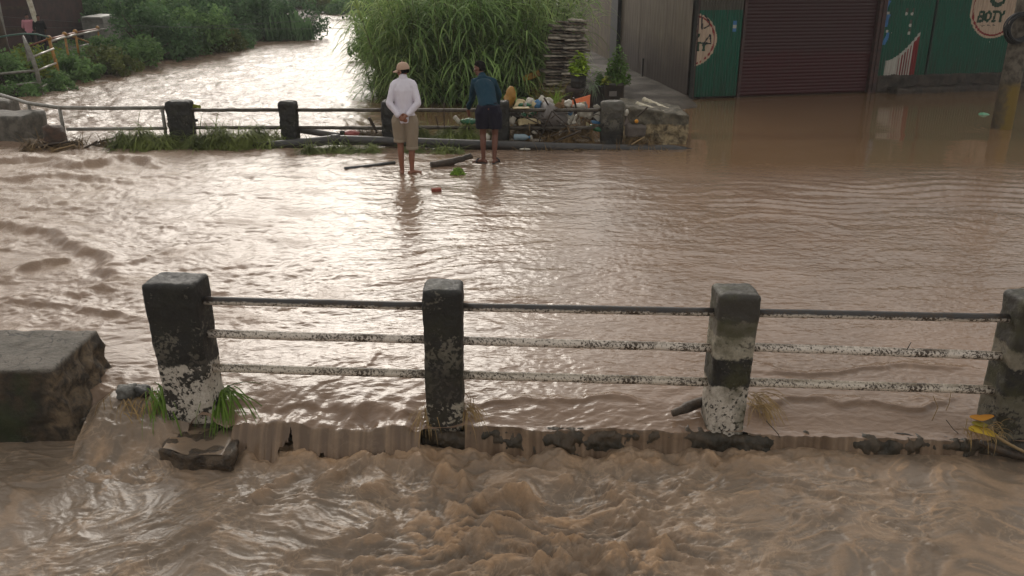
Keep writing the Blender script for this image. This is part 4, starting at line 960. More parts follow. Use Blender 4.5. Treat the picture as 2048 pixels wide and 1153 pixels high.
def garment(name, caps, lofts, mat, root, vox=.010, it=5, fold=.008, freq=9):
    m = MB()
    for c in caps: m.cap(*[Vector(x) if hasattr(x,'__len__') else x for x in c], 14)
    for l in lofts: m.loft(l, 22)
    me = remeshed(m, vox, it)
    n = len(me.vertices); V = np.empty(n*3); me.vertices.foreach_get('co', V); V = V.reshape(-1,3); N = np.empty(n*3); me.vertices.foreach_get('normal', N); N = N.reshape(-1,3)
    W = V*np.array([1,1,.45])*freq; V = V + N*(fold*fbm3(W, 3, 31) - fold*.5*np.abs(fbm3(W*1.8+4, 2, 37)))[:,None]
    me.vertices.foreach_set('co', V.ravel()); me.update(); return link(name, me, mat, root)

def slim(root, k, z0, z1):
    for o in root.children_recursive:
        if o.type != 'MESH' or o.name.split('.')[0] in ('cap','brim','button','hair','eye','iris') or (o.parent != root and o.parent.name.split('.')[0] != 'sandal'): continue
        n = len(o.data.vertices); V = np.empty(n*3); o.data.vertices.foreach_get('co', V); V = V.reshape(-1,3); kk = k + (.97-k)*sst(.95, .84, V[:,2]); V[:,0] *= 1 - (1-kk)*sst(z1, z0, V[:,2]); o.data.vertices.foreach_set('co', V.ravel()); o.data.update()
# man in white
J = dict(head=(-.005,.03,1.595), neck=(0,0,1.47), chest=(0,-.005,1.27), shL=(-.185,-.01,1.37), shR=(.185,-.01,1.37), elL=(-.265,-.085,1.13), elR=(.265,-.085,1.13),
    wrL=(-.085,-.165,.945), wrR=(.075,-.185,.965), hipL=(-.095,0,.90), hipR=(.095,0,.90), knL=(-.095,.025,.49), knR=(.09,.03,.48), anL=(-.085,0,.085), anR=(.075,-.01,.085),
    toeL=(-.12,.2,0), toeR=(.24,.11,0), hdL=(.75,-.12,-.42), hdR=(-.75,-.12,-.42), huL=(.1,-1,.1), huR=(-.1,-1,.1), thL=-1, thR=1, curl=.45)
p1, M, L = person(P(815,350,-.03), 0, J, (-.86,.5,-.16), (0,0,1), SKIN, 'barefoot man in beige cap, white shirt and khaki shorts, hands clasped behind his back')
SH = cloth('white_shirt_cloth', (214,208,216), .012); KH = cloth('khaki_cloth', (142,128,110), .010)
V_ = Vector
garment('shirt', [(J['shL'],J['elL'],.077,.062),(J['elL'],(-.105,-.158,.962),.062,.046),(J['shR'],J['elR'],.077,.062),(J['elR'],(.095,-.178,.982),.062,.046),
    ((-.06,0,1.43),J['shL'],.07,.076),((.06,0,1.43),J['shR'],.07,.076),((0,0,1.44),(0,.008,1.515),.072,.066)],
    [[((0,0,.83),(.195,0,0),(0,.135,0)),((0,-.005,.92),(.192,0,0),(0,.135,0)),((0,-.005,1.05),(.178,0,0),(0,.122,0)),((0,-.008,1.2),(.188,0,0),(0,.13,0)),((0,-.008,1.32),(.20,0,0),(0,.128,0)),((0,-.004,1.40),(.17,0,0),(0,.11,0)),((0,0,1.475),(.085,0,0),(0,.075,0))]], SH, p1)
garment('shorts', [], [[((-.095,.0,.94),(.12,0,0),(0,.125,0)),((-.10,-.005,.83),(.118,0,0),(0,.130,0)),((-.10,.008,.66),(.102,0,0),(0,.112,0)),((-.10,.018,.535),(.094,0,0),(0,.100,0))],
    [((.095,.0,.94),(.12,0,0),(0,.125,0)),((.10,-.005,.83),(.118,0,0),(0,.130,0)),((.098,.01,.6),(.102,0,0),(0,.112,0)),((.09,.02,.42),(.095,0,0),(0,.100,0))],
    [((0,0,.80),(.12,0,0),(0,.10,0)),((0,0,.98),(.165,0,0),(0,.115,0))]], KH, p1, fold=.010)
for a, r in (((-.10,.019,.54),.095),((.09,.021,.425),.096)):
    m = MB(); a = Vector(a); m.loft([(a+V_((0,0,-.022)),(r,0,0),(0,r*1.05,0)),(a+V_((0,0,-.018)),(r+.007,0,0),(0,r*1.05+.007,0)),(a+V_((0,0,.02)),(r+.007,0,0),(0,r*1.05+.007,0)),(a+V_((0,0,.024)),(r,0,0),(0,r*1.05,0))], 24); m.build('rolled_cuff', KH, p1)
CAPM = cloth('beige_cap_cloth', (178,150,130), .003)
m = MB(); prof = []
for i in range(9):
    a = math.pi/2*i/8; prof.append((.095*math.cos(a)**.8+.001, .105*math.sin(a)))
rings = [(L(0,-.010,.034+z-.004), M @ V_((r*.90,0,0)), M @ V_((0,r*1.12,0))) for r, z in [(.094,-.012)]+prof]; m.loft(rings, 26); capo = m.build('cap', CAPM, p1)
m = MB(); pts = []
for i in range(13):
    a = -1.25 + 2.5*i/12
    for q in (0,1,2): pts.append(L(math.sin(a)*(.085+.005*q), .090*math.cos(a) - .010 + q*.052*max(0,math.cos(a*1.1)), .030 - .012*q - .02*abs(math.sin(a))**2))
m.add(pts, [(3*i+a, 3*i+a+1, 3*i+a+4, 3*i+a+3) for i in range(12) for a in (0,1)]); br = m.build('brim', CAPM, capo); s = br.modifiers.new('thickness','SOLIDIFY'); s.thickness = .006
m = MB(); m.ell(L(0,-.008,.143), .008); m.build('button', CAPM, capo)
m = MB(); m.loft([(L(0,-.006,.0), M@V_((.074,0,0)), M@V_((0,.096,0))),(L(0,-.012,-.03), M@V_((.068,0,0)), M@V_((0,.088,0))),(L(0,-.008,.04), M@V_((.080,0,0)), M@V_((0,.100,0)))][:0] or [(L(0,-.03,-.035), M@V_((.066,0,0)), M@V_((0,.070,0))),(L(0,-.022,.0), M@V_((.078,0,0)), M@V_((0,.082,0))),(L(0,-.016,.03), M@V_((.081,0,0)), M@V_((0,.092,0)))], 20); m.build('hair', HAIR, p1)
EYE = plain('eye_white', (210,205,196), .2); 
for k in (-1,1):
    m = MB(); m.ell(L(.032*k,.074,.008), .0105); e = m.build('eye', EYE, p1); m = MB(); m.ell(L(.032*k,.082,.008), .005); m.build('iris', HAIR, e)

slim(p1, .83, 1.42, 1.50)
# man in the teal jacket, leaning over to the rail
J = dict(head=(-.15,.56,1.475), neck=(-.10,.47,1.335), chest=(-.05,.30,1.17), shL=(-.27,.42,1.25), shR=(.09,.46,1.25), elL=(-.345,.60,.985), elR=(.20,.70,1.03),
    wrL=(-.365,.79,.775), wrR=(.14,.90,.83), hipL=(-.085,-.01,.88), hipR=(.105,-.01,.88), knL=(-.09,.035,.475), knR=(.115,.035,.475), anL=(-.085,-.02,.085), anR=(.10,-.03,.085),
    toeL=(-.36,.10,0), toeR=(.17,.19,0), hdL=(-.02,.35,-.94), hdR=(-.1,.8,-.6), huL=(-.5,-.8,-.3), huR=(.2,.5,.8), thL=1, thR=-1, curl=.4)
p2, M, L = person(P(977,327,-.01), 0, J, (-.93,.30,-.22), (-.05,.18,.98), SKIN2, 'man in teal jacket, dark shorts and sandals leaning over the far rail')
TE = cloth('teal_jacket_cloth', (24,54,68), .014); NV = cloth('dark_navy_cloth', (30,28,40), .010)
sp = (V_(J['neck'])-V_((.01,-.01,.88))).normalized(); axv = (V_(J['shR'])-V_(J['shL'])).normalized(); fv = sp.cross(axv).normalized(); B0 = V_((.012,.0,.90))
T_ = lambda t, a, b, dx=0: (B0 + sp*t - V_((dx,0,0)), axv*a, fv*b)
garment('jacket', [(J['shL'],J['elL'],.082,.066),(J['elL'],(-.362,.765,.805),.064,.047),(J['shR'],J['elR'],.082,.066),(J['elR'],(.145,.87,.855),.064,.047),
    (V_(J['neck'])-sp*.05,J['shL'],.085,.08),(V_(J['neck'])-sp*.05,J['shR'],.085,.08),(V_(J['neck'])-sp*.04,V_(J['neck'])+V_((-.01,.01,.03)),.085,.070)],
    [[T_(-.03,.185,.15),T_(.05,.192,.15),T_(.2,.185,.14,.0),T_(.36,.195,.145,.01),T_(.48,.20,.14,.02),T_(.56,.13,.10,.02)]], TE, p2)
m = MB(); q = V_(J['neck']) - sp*.02 - fv*-.0; m.ell(q + V_((.0,-.075,-.0)), (.10,.05,.075), None, 16, 12); hd = m.build('hood', TE, p2)
garment('shorts', [], [[((-.09,-.01,.96),(.125,0,0),(0,.14,0)),((-.095,-.02,.84),(.127,0,0),(0,.145,0)),((-.095,.0,.68),(.118,0,0),(0,.125,0)),((-.095,.012,.575),(.112,0,0),(0,.117,0))],
    [((.11,-.01,.96),(.125,0,0),(0,.14,0)),((.115,-.02,.84),(.127,0,0),(0,.145,0)),((.118,.0,.68),(.118,0,0),(0,.125,0)),((.118,.012,.575),(.112,0,0),(0,.117,0))],
    [((.01,0,.80),(.13,0,0),(0,.11,0)),((.01,.02,1.0),(.175,0,0),(0,.13,0))]], NV, p2, fold=.010)
m = MB(); m.loft([(L(0,-.045,-.045), M@V_((.058,0,0)), M@V_((0,.052,0))),(L(0,-.035,.0), M@V_((.080,0,0)), M@V_((0,.072,0))),(L(0,-.022,.045), M@V_((.083,0,0)), M@V_((0,.092,0))),(L(0,-.010,.09), M@V_((.073,0,0)), M@V_((0,.088,0))),(L(0,-.008,.122), M@V_((.040,0,0)), M@V_((0,.05,0)))], 20); m.build('hair', HAIR, p2)
for k in (-1,1):
    m = MB(); m.ell(L(.032*k,.074,.008), .0105); e = m.build('eye', EYE, p2); m = MB(); m.ell(L(.032*k,.082,.008), .005); m.build('iris', HAIR, e)
SND = plain('black_sandal_rubber', (24,20,19), .5)
for s in 'LR':
    a = V_(J['an'+s]); f = V_(J['toe'+s])-a; f.z = 0; f.normalize(); sd = V_((f.y,-f.x,0)); m = MB(); n = 16; vs = []
    for z in (-.001,.020):
        for k in range(n):
            t_ = 2*math.pi*k/n; vs.append(a*1 + f*(.06+.142*math.cos(t_)) + sd*(.050*math.sin(t_)*(1+.12*math.cos(t_))) + V_((0,0,z-a.z)))
    m.add(vs, [tuple(range(n))[::-1], tuple(range(n,2*n))] + [(k,(k+1)%n,n+(k+1)%n,n+k) for k in range(n)]); so = m.build('sandal', SND, p2)
    m = MB(); pts = [a + f*.105 + sd*.062*math.cos(x) + V_((0,0,-a.z+.012+.062*math.sin(x))) for x in np.linspace(0,math.pi,10)]; m.tube(pts, .013, 8); m.build('strap', SND, so)
slim(p2, .84, 1.27, 1.38)
# two onlookers on the far left bank, small in the picture
def onlooker(px, py, Y, top, low, label, lean=0):
    b = PD(px, py, Y); z = float(terrain(np.array([b.x]), np.array([b.y]))[0]); root = empty('person', (b.x, Y, z), .4, label=label, cat='person')
    root.scale = (.72,)*3; H = dict(head=(0,.03,1.58), neck=(0,0,1.44), chest=(0,0,1.25), shL=(-.18,0,1.38), shR=(.18,0,1.38), elL=(-.24,.05,1.1), elR=(.24,.06,1.1), wrL=(-.2,.2,.95), wrR=(.2,.2,.95), hipL=(-.09,0,.88), hipR=(.09,0,.88), knL=(-.09,.02,.47), knR=(.09,.02,.47), anL=(-.09,0,.085), anR=(.09,0,.085), toeL=(-.1,.2,0), toeR=(.12,.2,0), hdL=(.2,.6,-.6), hdR=(-.2,.6,-.6), huL=(-.5,.5,.5), huR=(.5,.5,.5), thL=1, thR=-1)
    m = MB(); M_, L_ = head(m, H['head'], (.5,-.8,-.1), (0,0,1)); g = lambda k: V_(H[k]); m.cap(g('neck'), g('head'), .06, .055)
    m.loft([((0,0,.84),(.12,0,0),(0,.1,0)),((0,0,1.0),(.13,0,0),(0,.1,0)),((0,0,1.3),(.16,0,0),(0,.11,0)),((0,0,1.43),(.08,0,0),(0,.07,0))], 16)
    for s in 'LR':
        m.cap(g('chest')+V_((0,0,.1)), g('sh'+s), .07, .058); m.cap(g('sh'+s), g('el'+s), .05, .04); m.cap(g('el'+s), g('wr'+s), .04, .028); m.cap(g('hip'+s), g('kn'+s), .08, .055); m.cap(g('kn'+s), g('an'+s), .055, .036); foot(m, g('an'+s), H['toe'+s]); hand(m, H['wr'+s], H['hd'+s], H['hu'+s], H['th'+s])
    link('body', remeshed(m, .012, 3), SKIN2, root)
    garment('shirt', [(H['shL'],H['elL'],.075,.06),(H['shR'],H['elR'],.075,.06)], [[((0,0,.85),(.18,0,0),(0,.13,0)),((0,0,1.1),(.17,0,0),(0,.12,0)),((0,0,1.35),(.19,0,0),(0,.125,0)),((0,0,1.45),(.09,0,0),(0,.08,0))]], top, root, .014, 4)
    garment('trousers', [(H['hipL'],H['knL'],.105,.075),(H['knL'],H['anL'],.075,.06),(H['hipR'],H['knR'],.105,.075),(H['knR'],H['anR'],.075,.06)], [[((0,0,.82),(.15,0,0),(0,.11,0)),((0,0,.95),(.165,0,0),(0,.12,0))]], low, root, .014, 4)
    m = MB(); m.loft([(L_(0,-.045,-.06), M_@V_((.05,0,0)), M_@V_((0,.05,0))),(L_(0,-.03,.0), M_@V_((.082,0,0)), M_@V_((0,.078,0))),(L_(0,-.01,.09), M_@V_((.074,0,0)), M_@V_((0,.088,0))),(L_(0,-.008,.125), M_@V_((.03,0,0)), M_@V_((0,.04,0)))], 16); m.build('hair', HAIR, root)
onlooker(60, 70, 30.5, cloth('pink_cloth', (178,120,128)), cloth('dark_trouser_cloth', (34,32,36)), 'small distant person in a pink top beside the leaning pale post')
onlooker(82, 72, 29.6, cloth('black_cloth', (28,26,28)), cloth('charcoal_cloth', (30,30,34)), 'small distant person in black right of the pink topped person')
# ------------------------------------------------------------------ shop of corrugated sheet
SO = P(1382, 197); SA = math.atan2(P(1740,184).y - SO.y, P(1740,184).x - SO.x)
SU = Vector((math.cos(SA), math.sin(SA), 0)); SN = Vector((math.sin(SA), -math.cos(SA), 0))      # SN faces the water
def shop(px, py):
    d = ray(px, py); o = Vector((0,0,CAM_H)); t = (SO - o).dot(SN)/d.dot(SN); q = o + d*t - SO; return q.dot(SU), q.z
sb = empty('shop_building', (SO.x, SO.y, -.1), SA, label='dark corrugated tin shop with a closed maroon shutter and green painted panels', cat='shop')
def gloss(name, c, rough=.45, dirt=(52,46,38), sc=2.2, streak=True):
    t = NT(name); v = t.co('Object', (6,6,.7)); v1 = t.co('Object'); c = lin(c); z = t.sep(v1)[2]
    st = t.noise(v, 2.5, 5, .65); bl = t.noise(v1, sc, 5, .6)
    low = t.n('ShaderNodeMapRange'); t.l(z, low.inputs[0]); low.inputs[1].default_value = 1.1; low.inputs[2].default_value = .0; low.inputs[4].default_value = .55
    f = t.math('ADD', t.ramp(st, [(.45,0),(.75,.6)]), t.math('MULTIPLY', low.outputs[0], bl), True)
    col = t.mix(f, c, lin(dirt)); col = t.mix(t.ramp(t.noise(t.co('Object',(9,9,1.6)), 3.2, 4, .7), [(.70,0),(.73,.7)]), col, lin((150,150,140)))
    return t.fin(col, rough, None, .3)
GRN = gloss('green_sheet_paint', (14,84,64)); GRY2 = gloss('grimy_top_sheet', (78,74,64)); CRM = gloss('cream_disc_paint', (186,164,142), dirt=(120,100,82)); RED = gloss('red_ring_paint', (132,34,36)); DGN = gloss('dark_green_letter_paint', (24,62,42)); ORG = gloss('orange_drop_paint', (196,74,36)); BLK2 = plain('black_scrawl_paint', (20,20,20), .6); BLU2 = gloss('blue_label_paint', (70,120,170), dirt=(60,80,100)); WH2 = gloss('white_paint_mark', (180,176,166), dirt=(120,110,100))
MATS = [GRN, GRY2, CRM, RED, DGN, ORG, BLK2, BLU2, WH2]
COR = .078
def segmask(u, z, pts, w):
    d, _, _ = seg_d(u, z, pts); return d < w
def panel(name, u0, u1, z0, z1, paint, off=0, parent=sb, cell=.0125, **k):
    us = np.arange(u0, u1+1e-6, cell); zs = np.arange(z0, z1+1e-6, .016)
    U, Z = np.meshgrid(us, zs); D = -off - .019*np.sin(U*2*np.pi/COR)
    V = np.stack([U-u0, D, Z-z0], -1).reshape(-1,3); F = gridF(len(zs), len(us)); uc = (U[:-1,:-1]+cell/2).ravel(); zc = (Z[:-1,:-1]+.008).ravel()
    mi = paint(uc, zc); o = link(name, npmesh(name, V, F, True, mi), MATS, parent, (u0, 0, z0+.1), **k); return o
LW = shop(1475,190)[0]; SWr = shop(1742,184)[0]
def disc(mi, u, z, cu, cz, r, ring=True, sc=1):
    d = np.hypot(u-cu, z-cz); mi[d < r] = 2; mi[(d < r*.93) & (d > r*.87)] = 3
    # green swirl with an orange drop
    a = np.hypot((u-cu)/.25, (z-cz-.26*sc)/.27); b = np.hypot((u-cu-.02)/.17, (z-cz-.29*sc)/.19)
    mi[(a < sc) & (b > sc) & (z < cz+.5*sc) & ~((u > cu+.13*sc) & (z > cz+.20*sc))] = 4
    mi[segmask(u, z, [(cu-.2*sc, cz+.36*sc),(cu-.10*sc, cz+.52*sc),(cu+.01*sc, cz+.66*sc)], .045*sc)] = 4
    c = np.hypot((u-cu-.02*sc)/.095, (z-cz-.27*sc)/.11); mi[c < sc] = 5
    mi[segmask(u, z, [(cu+.02*sc, cz+.34*sc),(cu+.05*sc, cz+.46*sc)], .035*sc) & (c >= sc)] = 5
def word(mi, u, z, u0, z0, h, text, w, idx=4, slant=.0):
    G = {'B': ([[(0,0),(0,1)],[(0,1),(.45,.97),(.55,.78),(.42,.55),(0,.53)],[(0,.53),(.5,.48),(.62,.26),(.48,.03),(0,0)]],.62), 'O': ([[(.32,0),(.06,.2),(0,.5),(.06,.8),(.32,1),(.58,.8),(.64,.5),(.58,.2),(.32,0)]],.64),
         'T': ([[(0,1),(.66,1)],[(.33,1),(.33,0)],[(.2,0),(.46,0)]],.66), 'Y': ([[(0,1),(.33,.48),(.66,1)],[(.33,.48),(.33,0)],[(.2,0),(.46,0)]],.66), 'A': ([[(0,0),(.34,1),(.68,0)],[(.14,.36),(.54,.36)]],.68), 'D': ([[(0,0),(0,1)],[(0,1),(.5,.75),(.55,.35),(.1,.1)]],.6)}
    x = u0
    for ch in text:
        for s in G[ch][0]: mi[segmask(u - slant*(z-z0), z, [(x+a*h, z0+b*h) for a, b in s], w)] = idx
        x += (G[ch][1] + .22)*h
cu_l, cz_l = shop(1386,81); cu_r, cz_r = shop(1993,14); rr_ = .80
def flecks(mi, u, z, seed, zmax, dens=.80):
    n = pn2(u*24, z*7, seed) ; mi[(n > dens) & (z < zmax) & (pn2(u*3, z*3, seed+1) > .05)] = 8
def paintL(u, z):
    mi = np.zeros(len(u), int); mi[z > shop(1430,21)[1]] = 1; r = shop(1433,81)[0]-cu_l; disc(mi, u, z, cu_l, cz_l, r, sc=.78)
    mi[(mi == 3) & (z < cz_l-.3) & (np.sin(u*60) > .1)] = 2
    word(mi, u, z, cu_l+.10, cz_l-.24, .17, 'TY', .024)
    a = lambda q: [shop(*p) for p in q]
    for q in ([(1404,30),(1404,58)],[(1409,30),(1419,44),(1418,52),(1408,57)],[(1405,91),(1420,70),(1422,88)],[(1408,88),(1421,88)]): mi[segmask(u, z, a(q), .017)] = 6
    uu_, zz_ = shop(1470,53); mi[(abs(u-uu_) < .05) & (abs(z-zz_) < .13)] = 7; mi[(abs(u-uu_) < .05) & (abs(z-zz_) < .04)] = 8
    flecks(mi, u, z, 61, 1.0, .78); return mi
panel('green_panel', .02, LW-.03, .03, 3.35, paintL, label='narrow green panel left of the shutter with half a cream disc')
seam0 = shop(1851,140)[0]; zb = shop(1800,152)[1]
def paintM(u, z):
    mi = np.zeros(len(u), int); P_ = lambda *p: shop(*p)
    # pale wedge with red stripes
    bl, br_, tp = P_(1768,148), P_(1832,146), P_(1842,62); f = (u-bl[0])/(tp[0]-bl[0]); zt = bl[1] + .33*(f > 0) + (tp[1]-bl[1]-.33)*np.clip(f,0,1)**1.7
    k = (f > 0) & (f < 1) & (z < zt); mi[k] = 8; st = (np.sin(u*2*np.pi/COR) < -.1) | (f > .8); mi[k & (f > .42) & (z < zt-.10) & st] = 3
    for px, py in ((1774,14),(1774,42),(1756,90),(1772,78)):
        a, b = P_(px, py); mi[(abs(u-a-.25*(z-b)) < .05) & (abs(z-b) < .15)] = 7; mi[(abs(u-a) < .04) & (abs(z-b-.19) < .035)] = 8
    for px, py in ((1812,28),(1825,28),(1821,51),(1818,67)):
        a, b = P_(px, py); mi[np.hypot(u-a, z-b) < .04] = 8; mi[(abs(u-a-.01) < .03) & (z > b+.04) & (z < b+.13)] = 1
    flecks(mi, u, z, 64, 3, .80); return mi
panel('green_panel', SWr+.10, seam0, zb, 3.35, paintM, label='green panel right of the shutter with a red and white wedge')
def paintR(u, z):
    mi = np.zeros(len(u), int); r = shop(1995,77)[1]; disc(mi, u, z, cu_r, cz_r, cz_r - r, sc=1.08); word(mi, u, z, cu_r-.50, cz_r-.36, .235, 'BOTY', .034, slant=.08)
    for k in range(9):
        a = cu_r-.42+.055*k; mi[segmask(u, z, [(a, cz_r-.46),(a+.02, cz_r-.51+.02*(k%3))], .010)] = 1
    flecks(mi, u, z, 67, 1.3, .86); return mi
panel('green_panel', seam0+.045, 13.5, zb, 3.35, paintR, off=.01, label='wide green panel at the right with a cream disc lettered in green')
# shutter of curved slats
us = np.array([LW+.05, SWr-.12]); zs = np.arange(.0, 3.3, .0105); prof_ = .011*np.abs(np.sin(zs*np.pi/.085))
V = np.array([[(u-LW-.05, .09-p, z) for u in np.linspace(us[0], us[1], 30)] for z, p in zip(zs, prof_)])
t = NT('maroon_shutter_paint'); v = t.co('Object', (1,1,1)); z = t.sep(v)[2]; nb = t.noise(v, 1.1, 4, .55)
f = t.n('ShaderNodeMapRange'); t.l(t.math('ADD', z, t.math('MULTIPLY', nb, .5)), f.inputs[0]); f.inputs[1].default_value = 1.20; f.inputs[2].default_value = 1.36
col = t.mix(f.outputs[0], lin((58,15,17)), lin((54,26,26))); col = t.mix(t.ramp(t.noise(v, 7, 6, .7), [(.45,0),(.8,.6)]), col, lin((50,34,32)))
link('rolling_shutter', npmesh('rolling_shutter', V.reshape(-1,3), gridF(len(zs), 30)), t.fin(col, .5, None, .3), sb, (LW+.05, 0, .1+.005))
BRN = worn('brown_door_frame', (70,44,38), (46,34,30), 8, .55, .003)
def sbox(name, u0, u1, y0, y1, z0, z1, mat, **k):
    m = MB(); m.box(((u0+u1)/2,(y0+y1)/2,(z0+z1)/2+.1), (u1-u0,y1-y0,z1-z0)); o = m.build(name, mat, sb, False, **k); b = o.modifiers.new('edge','BEVEL'); b.width = .008; b.segments = 2; return o
sbox('shutter_jamb', LW-.028, LW+.048, -.03, .10, -.15, 3.35, BRN); sbox('shutter_jamb', SWr-.118, SWr-.03, -.035, .10, -.15, 3.35, BRN); sbox('shutter_jamb', SWr-.02, SWr+.095, -.05, .06, -.15, 3.35, BRN)
sbox('seam_strip', seam0+.001, seam0+.044, -.03, .02, zb, 3.35, worn('dark_strip', (40,52,44), None, 8)); sbox('corner_strip', -.06, .018, -.03, .05, -.15, 3.35, worn('dark_corner_strip', (44,42,36), None, 8))
sbox('lintel', -.06, 13.5, -.04, .12, 3.352, 3.7, BRN); m = MB(); m.box((6.5,1.4,3.9), (14.2,5.6,.05), Matrix.Rotation(-.05,3,'X')); m.build('roof', worn('rusty_shading_roof', (120,96,76), (84,62,50), 5, .6), sb, False)  # roof is out of view; its front overhang is added to shade the shop front
sbox('inner_wall', .0, 13.5, .18, .24, -.1, 3.6, BRN)
# stone plinth under the green panels
STW2 = worn('sooty_stone', (70,60,50), (44,38,32), 5, .7, .03)
def shp(V): return V
pl0 = shop(1768,190)[0]
V, F = rbox((13.2-pl0-.1, .62, .30), .05, .04, .045, 3.2, 71); o = link('stone_plinth', npmesh('stone_plinth', V, F), STW2, sb, ((13.2+pl0)/2, -.12, -.08))
V, F = rbox((13.2-SWr-.12, .26, zb+.12), .05, .03, .03, 4, 72); o = link('stone_base', npmesh('stone_base', V, F), STW2, sb, ((13.2+SWr)/2+.06, .10, .0))
# side wall along the alley
W0 = SO + SU*(-.08); W1 = P(1150, 92, .03); wd_ = (W1-W0); wd_.z = 0; WL = wd_.length + 3; WA = math.atan2(wd_.y, wd_.x); wu = wd_.normalized()
def alley(px, py):
    n = Vector((wu.y,-wu.x,0)); d = ray(px, py); o = Vector((0,0,CAM_H)); t_ = (W0-o).dot(n)/d.dot(n); q = o + d*t_ - W0; return q.dot(wu), q.z
sw = empty('tin_wall', (W0.x, W0.y, -.1), WA, label='long stained tin wall running back along the alley beside the shop', cat='wall')
t = NT('stained_cream_sheet'); v = t.co('Object'); vs_ = t.co('Object', (3,3,.35)); x, y, z = t.sep(v)
n1 = t.noise(v, .8, 6, .6, .4); n2 = t.noise(vs_, 3, 5, .6)
col = t.mix(t.ramp(n2, [(.35,0),(.7,1)]), lin((106,92,74)), lin((76,62,50)))
f = t.n('ShaderNodeMapRange'); t.l(t.math('ADD', z, t.math('MULTIPLY', n1, 1.6)), f.inputs[0]); f.inputs[1].default_value = 2.3; f.inputs[2].default_value = 1.5
col = t.mix(t.math('MULTIPLY', f.outputs[0], .9), col, lin((52,36,31)))
g = t.n('ShaderNodeMapRange'); t.l(t.math('ADD', z, t.math('MULTIPLY', n1, .5)), g.inputs[0]); g.inputs[1].default_value = .85; g.inputs[2].default_value = .55
xm = t.n('ShaderNodeMapRange'); t.l(x, xm.inputs[0]); xm.inputs[1].default_value = 2.6; xm.inputs[2].default_value = 3.6
col = t.mix(t.math('MULTIPLY', t.math('MULTIPLY', g.outputs[0], xm.outputs[0]), .8), col, lin((60,62,30)))
TIN = t.fin(col, .6, t.bump(n2, .004), .3)
mid0, mid1 = alley(1241,90)[0], alley(1228,90)[0]
def wpanel(a, b, mat, off, **k):
    us = np.arange(a, b, .045); zs = np.linspace(-.1, 4.0, 40); U, Z = np.meshgrid(us, zs)
    D = off + .0010*np.sign(np.sin(U*2*np.pi/.28))*np.minimum(1, np.abs(np.sin(U*2*np.pi/.28))*3)
    link('sheet_panel', npmesh('sheet_panel', np.stack([U-a, D, Z], -1).reshape(-1,3), gridF(*U.shape), False), mat, sw, (a,0,0), **k)
cut = np.linspace(.05, mid0-.02, 4)
for i in range(3): wpanel(cut[i]+.012, cut[i+1], TIN, .02-.006*(i%2), label=['rust stained sheet nearest the shop corner','grey cream sheet with a mossy foot','pale cream sheet beside the dark post'][i])
wpanel(mid1+.02, WL, worn('yellowed_sheet', (104,88,62), (70,54,42), 1.6, .6, .004, stretch=(2,2,.5)), .0, label='yellowish sheet beyond the dark post')
m = MB(); m.box(((mid0+mid1)/2, .06, 1.95), (abs(mid1-mid0), .16, 4.1)); m.build('post', worn('black_gate_post', (44,44,46), None, 6, .5), sw, False)
m = MB(); m.box((WL/2,-.10,2.0), (WL,.08,4.0)); m.build('backing', BRN, sw, False)
wl0, wl1 = P(1282,137,.05), P(1203,103,.09)
m = MB(); m.tube([Vector((0,0,0)), wl1-wl0], .035, 8); _place(m.build('drain_pipe', worn('chalky_white_pipe', (168,158,140), (110,100,84), 8, .6)), wl0, label='thin chalky white pipe lying along the alley wall', cat='pipe')
dp = alley(1293,120); q = W0 + wu*dp[0] + Vector((-wu.y, wu.x, 0))*.10; m = MB(); m.box((0,0,.28), (.05,.05,.62)); _place(m.build('stake', TWG, smooth=False), q, label='short dark stake against the mossy foot of the alley wall', cat='stake')

# ------------------------------------------------------------------ slate stack, tubs with plants
SLT = [worn('grey_slate', (132,122,108), (84,76,66), 9, .7, .008), worn('brown_slate', (92,76,62), (60,50,42), 9, .7, .008), worn('pale_slate', (168,158,142), (104,96,84), 9, .7, .008)]
base = []
for i in range(3):
    V, F = rbox((.50,.46,.040), .03, .010, .014, 8, 80+i); o = link('slate_slab', npmesh('slate_slab', V, F), SLT[i], label='rough flat slab in the leaning stack beside the reeds', cat='slab', group='slabs stacked beside the reeds'); base.append(o)
cnt = 0
YS = 20.2; zg = .02
for colx, n, dy, z0 in ((1149, 30, .0, .02), (1116, 29, .18, .02)):
    z = z0
    for i in range(n):
        f = i/(n-1); px = (1146 if dy == 0 else 1112) + (math.sin(f*2.6)*4 - 6*(1-f) if dy == 0 else 8*f - 8*(1-f)) + random.uniform(-3.5,3.5)
        b = base[cnt % 3]; o = b if cnt < 3 else b.copy()
        if cnt >= 3: COL.objects.link(o)
        q = PD(px, 150, YS+dy); s = random.uniform(.82,1.12)*(1.0 if f < .9 else .8); o.location = (q.x + random.uniform(-.055,.055), YS+dy+random.uniform(-.07,.07), z)
        o.rotation_euler = (random.uniform(-.05,.05), random.uniform(-.05,.07), random.uniform(-.35,.35)); o.scale = (s, s, random.uniform(.8,1.3)); z += .050*o.scale.z + .014; cnt += 1
TUB = [worn('black_tub_rubber', (44,44,44), (66,60,54), 7, .5, .006), worn('brown_black_tub', (60,52,46), (40,38,36), 7, .55, .006)]
def tub(px, py_top, Y, r, h, zb_, mat, lb, plabel, kind, seed):
    c = PD(px, py_top, Y); root = empty('plant_tub', (c.x, Y, zb_), label=lb, cat='tub'); hh = c.z - zb_
    m = MB(); m.lathe([(r*.88,0),(r*.92,.04),(r*.96,hh*.45),(r*.99,hh*.47),(r*.97,hh*.5),(r*1.0,hh*.93),(r*1.06,hh*.94),(r*1.06,hh),(r*.92,hh),(r*.9,hh-.06)], n=28); m.build('bucket', mat, root)
    m = MB(); m.lathe([(r*.9,hh-.07),(r*.5,hh-.045),(.01,hh-.04)], n=20); m.build('soil', MUD, root); return Vector((c.x, Y, c.z-.04))
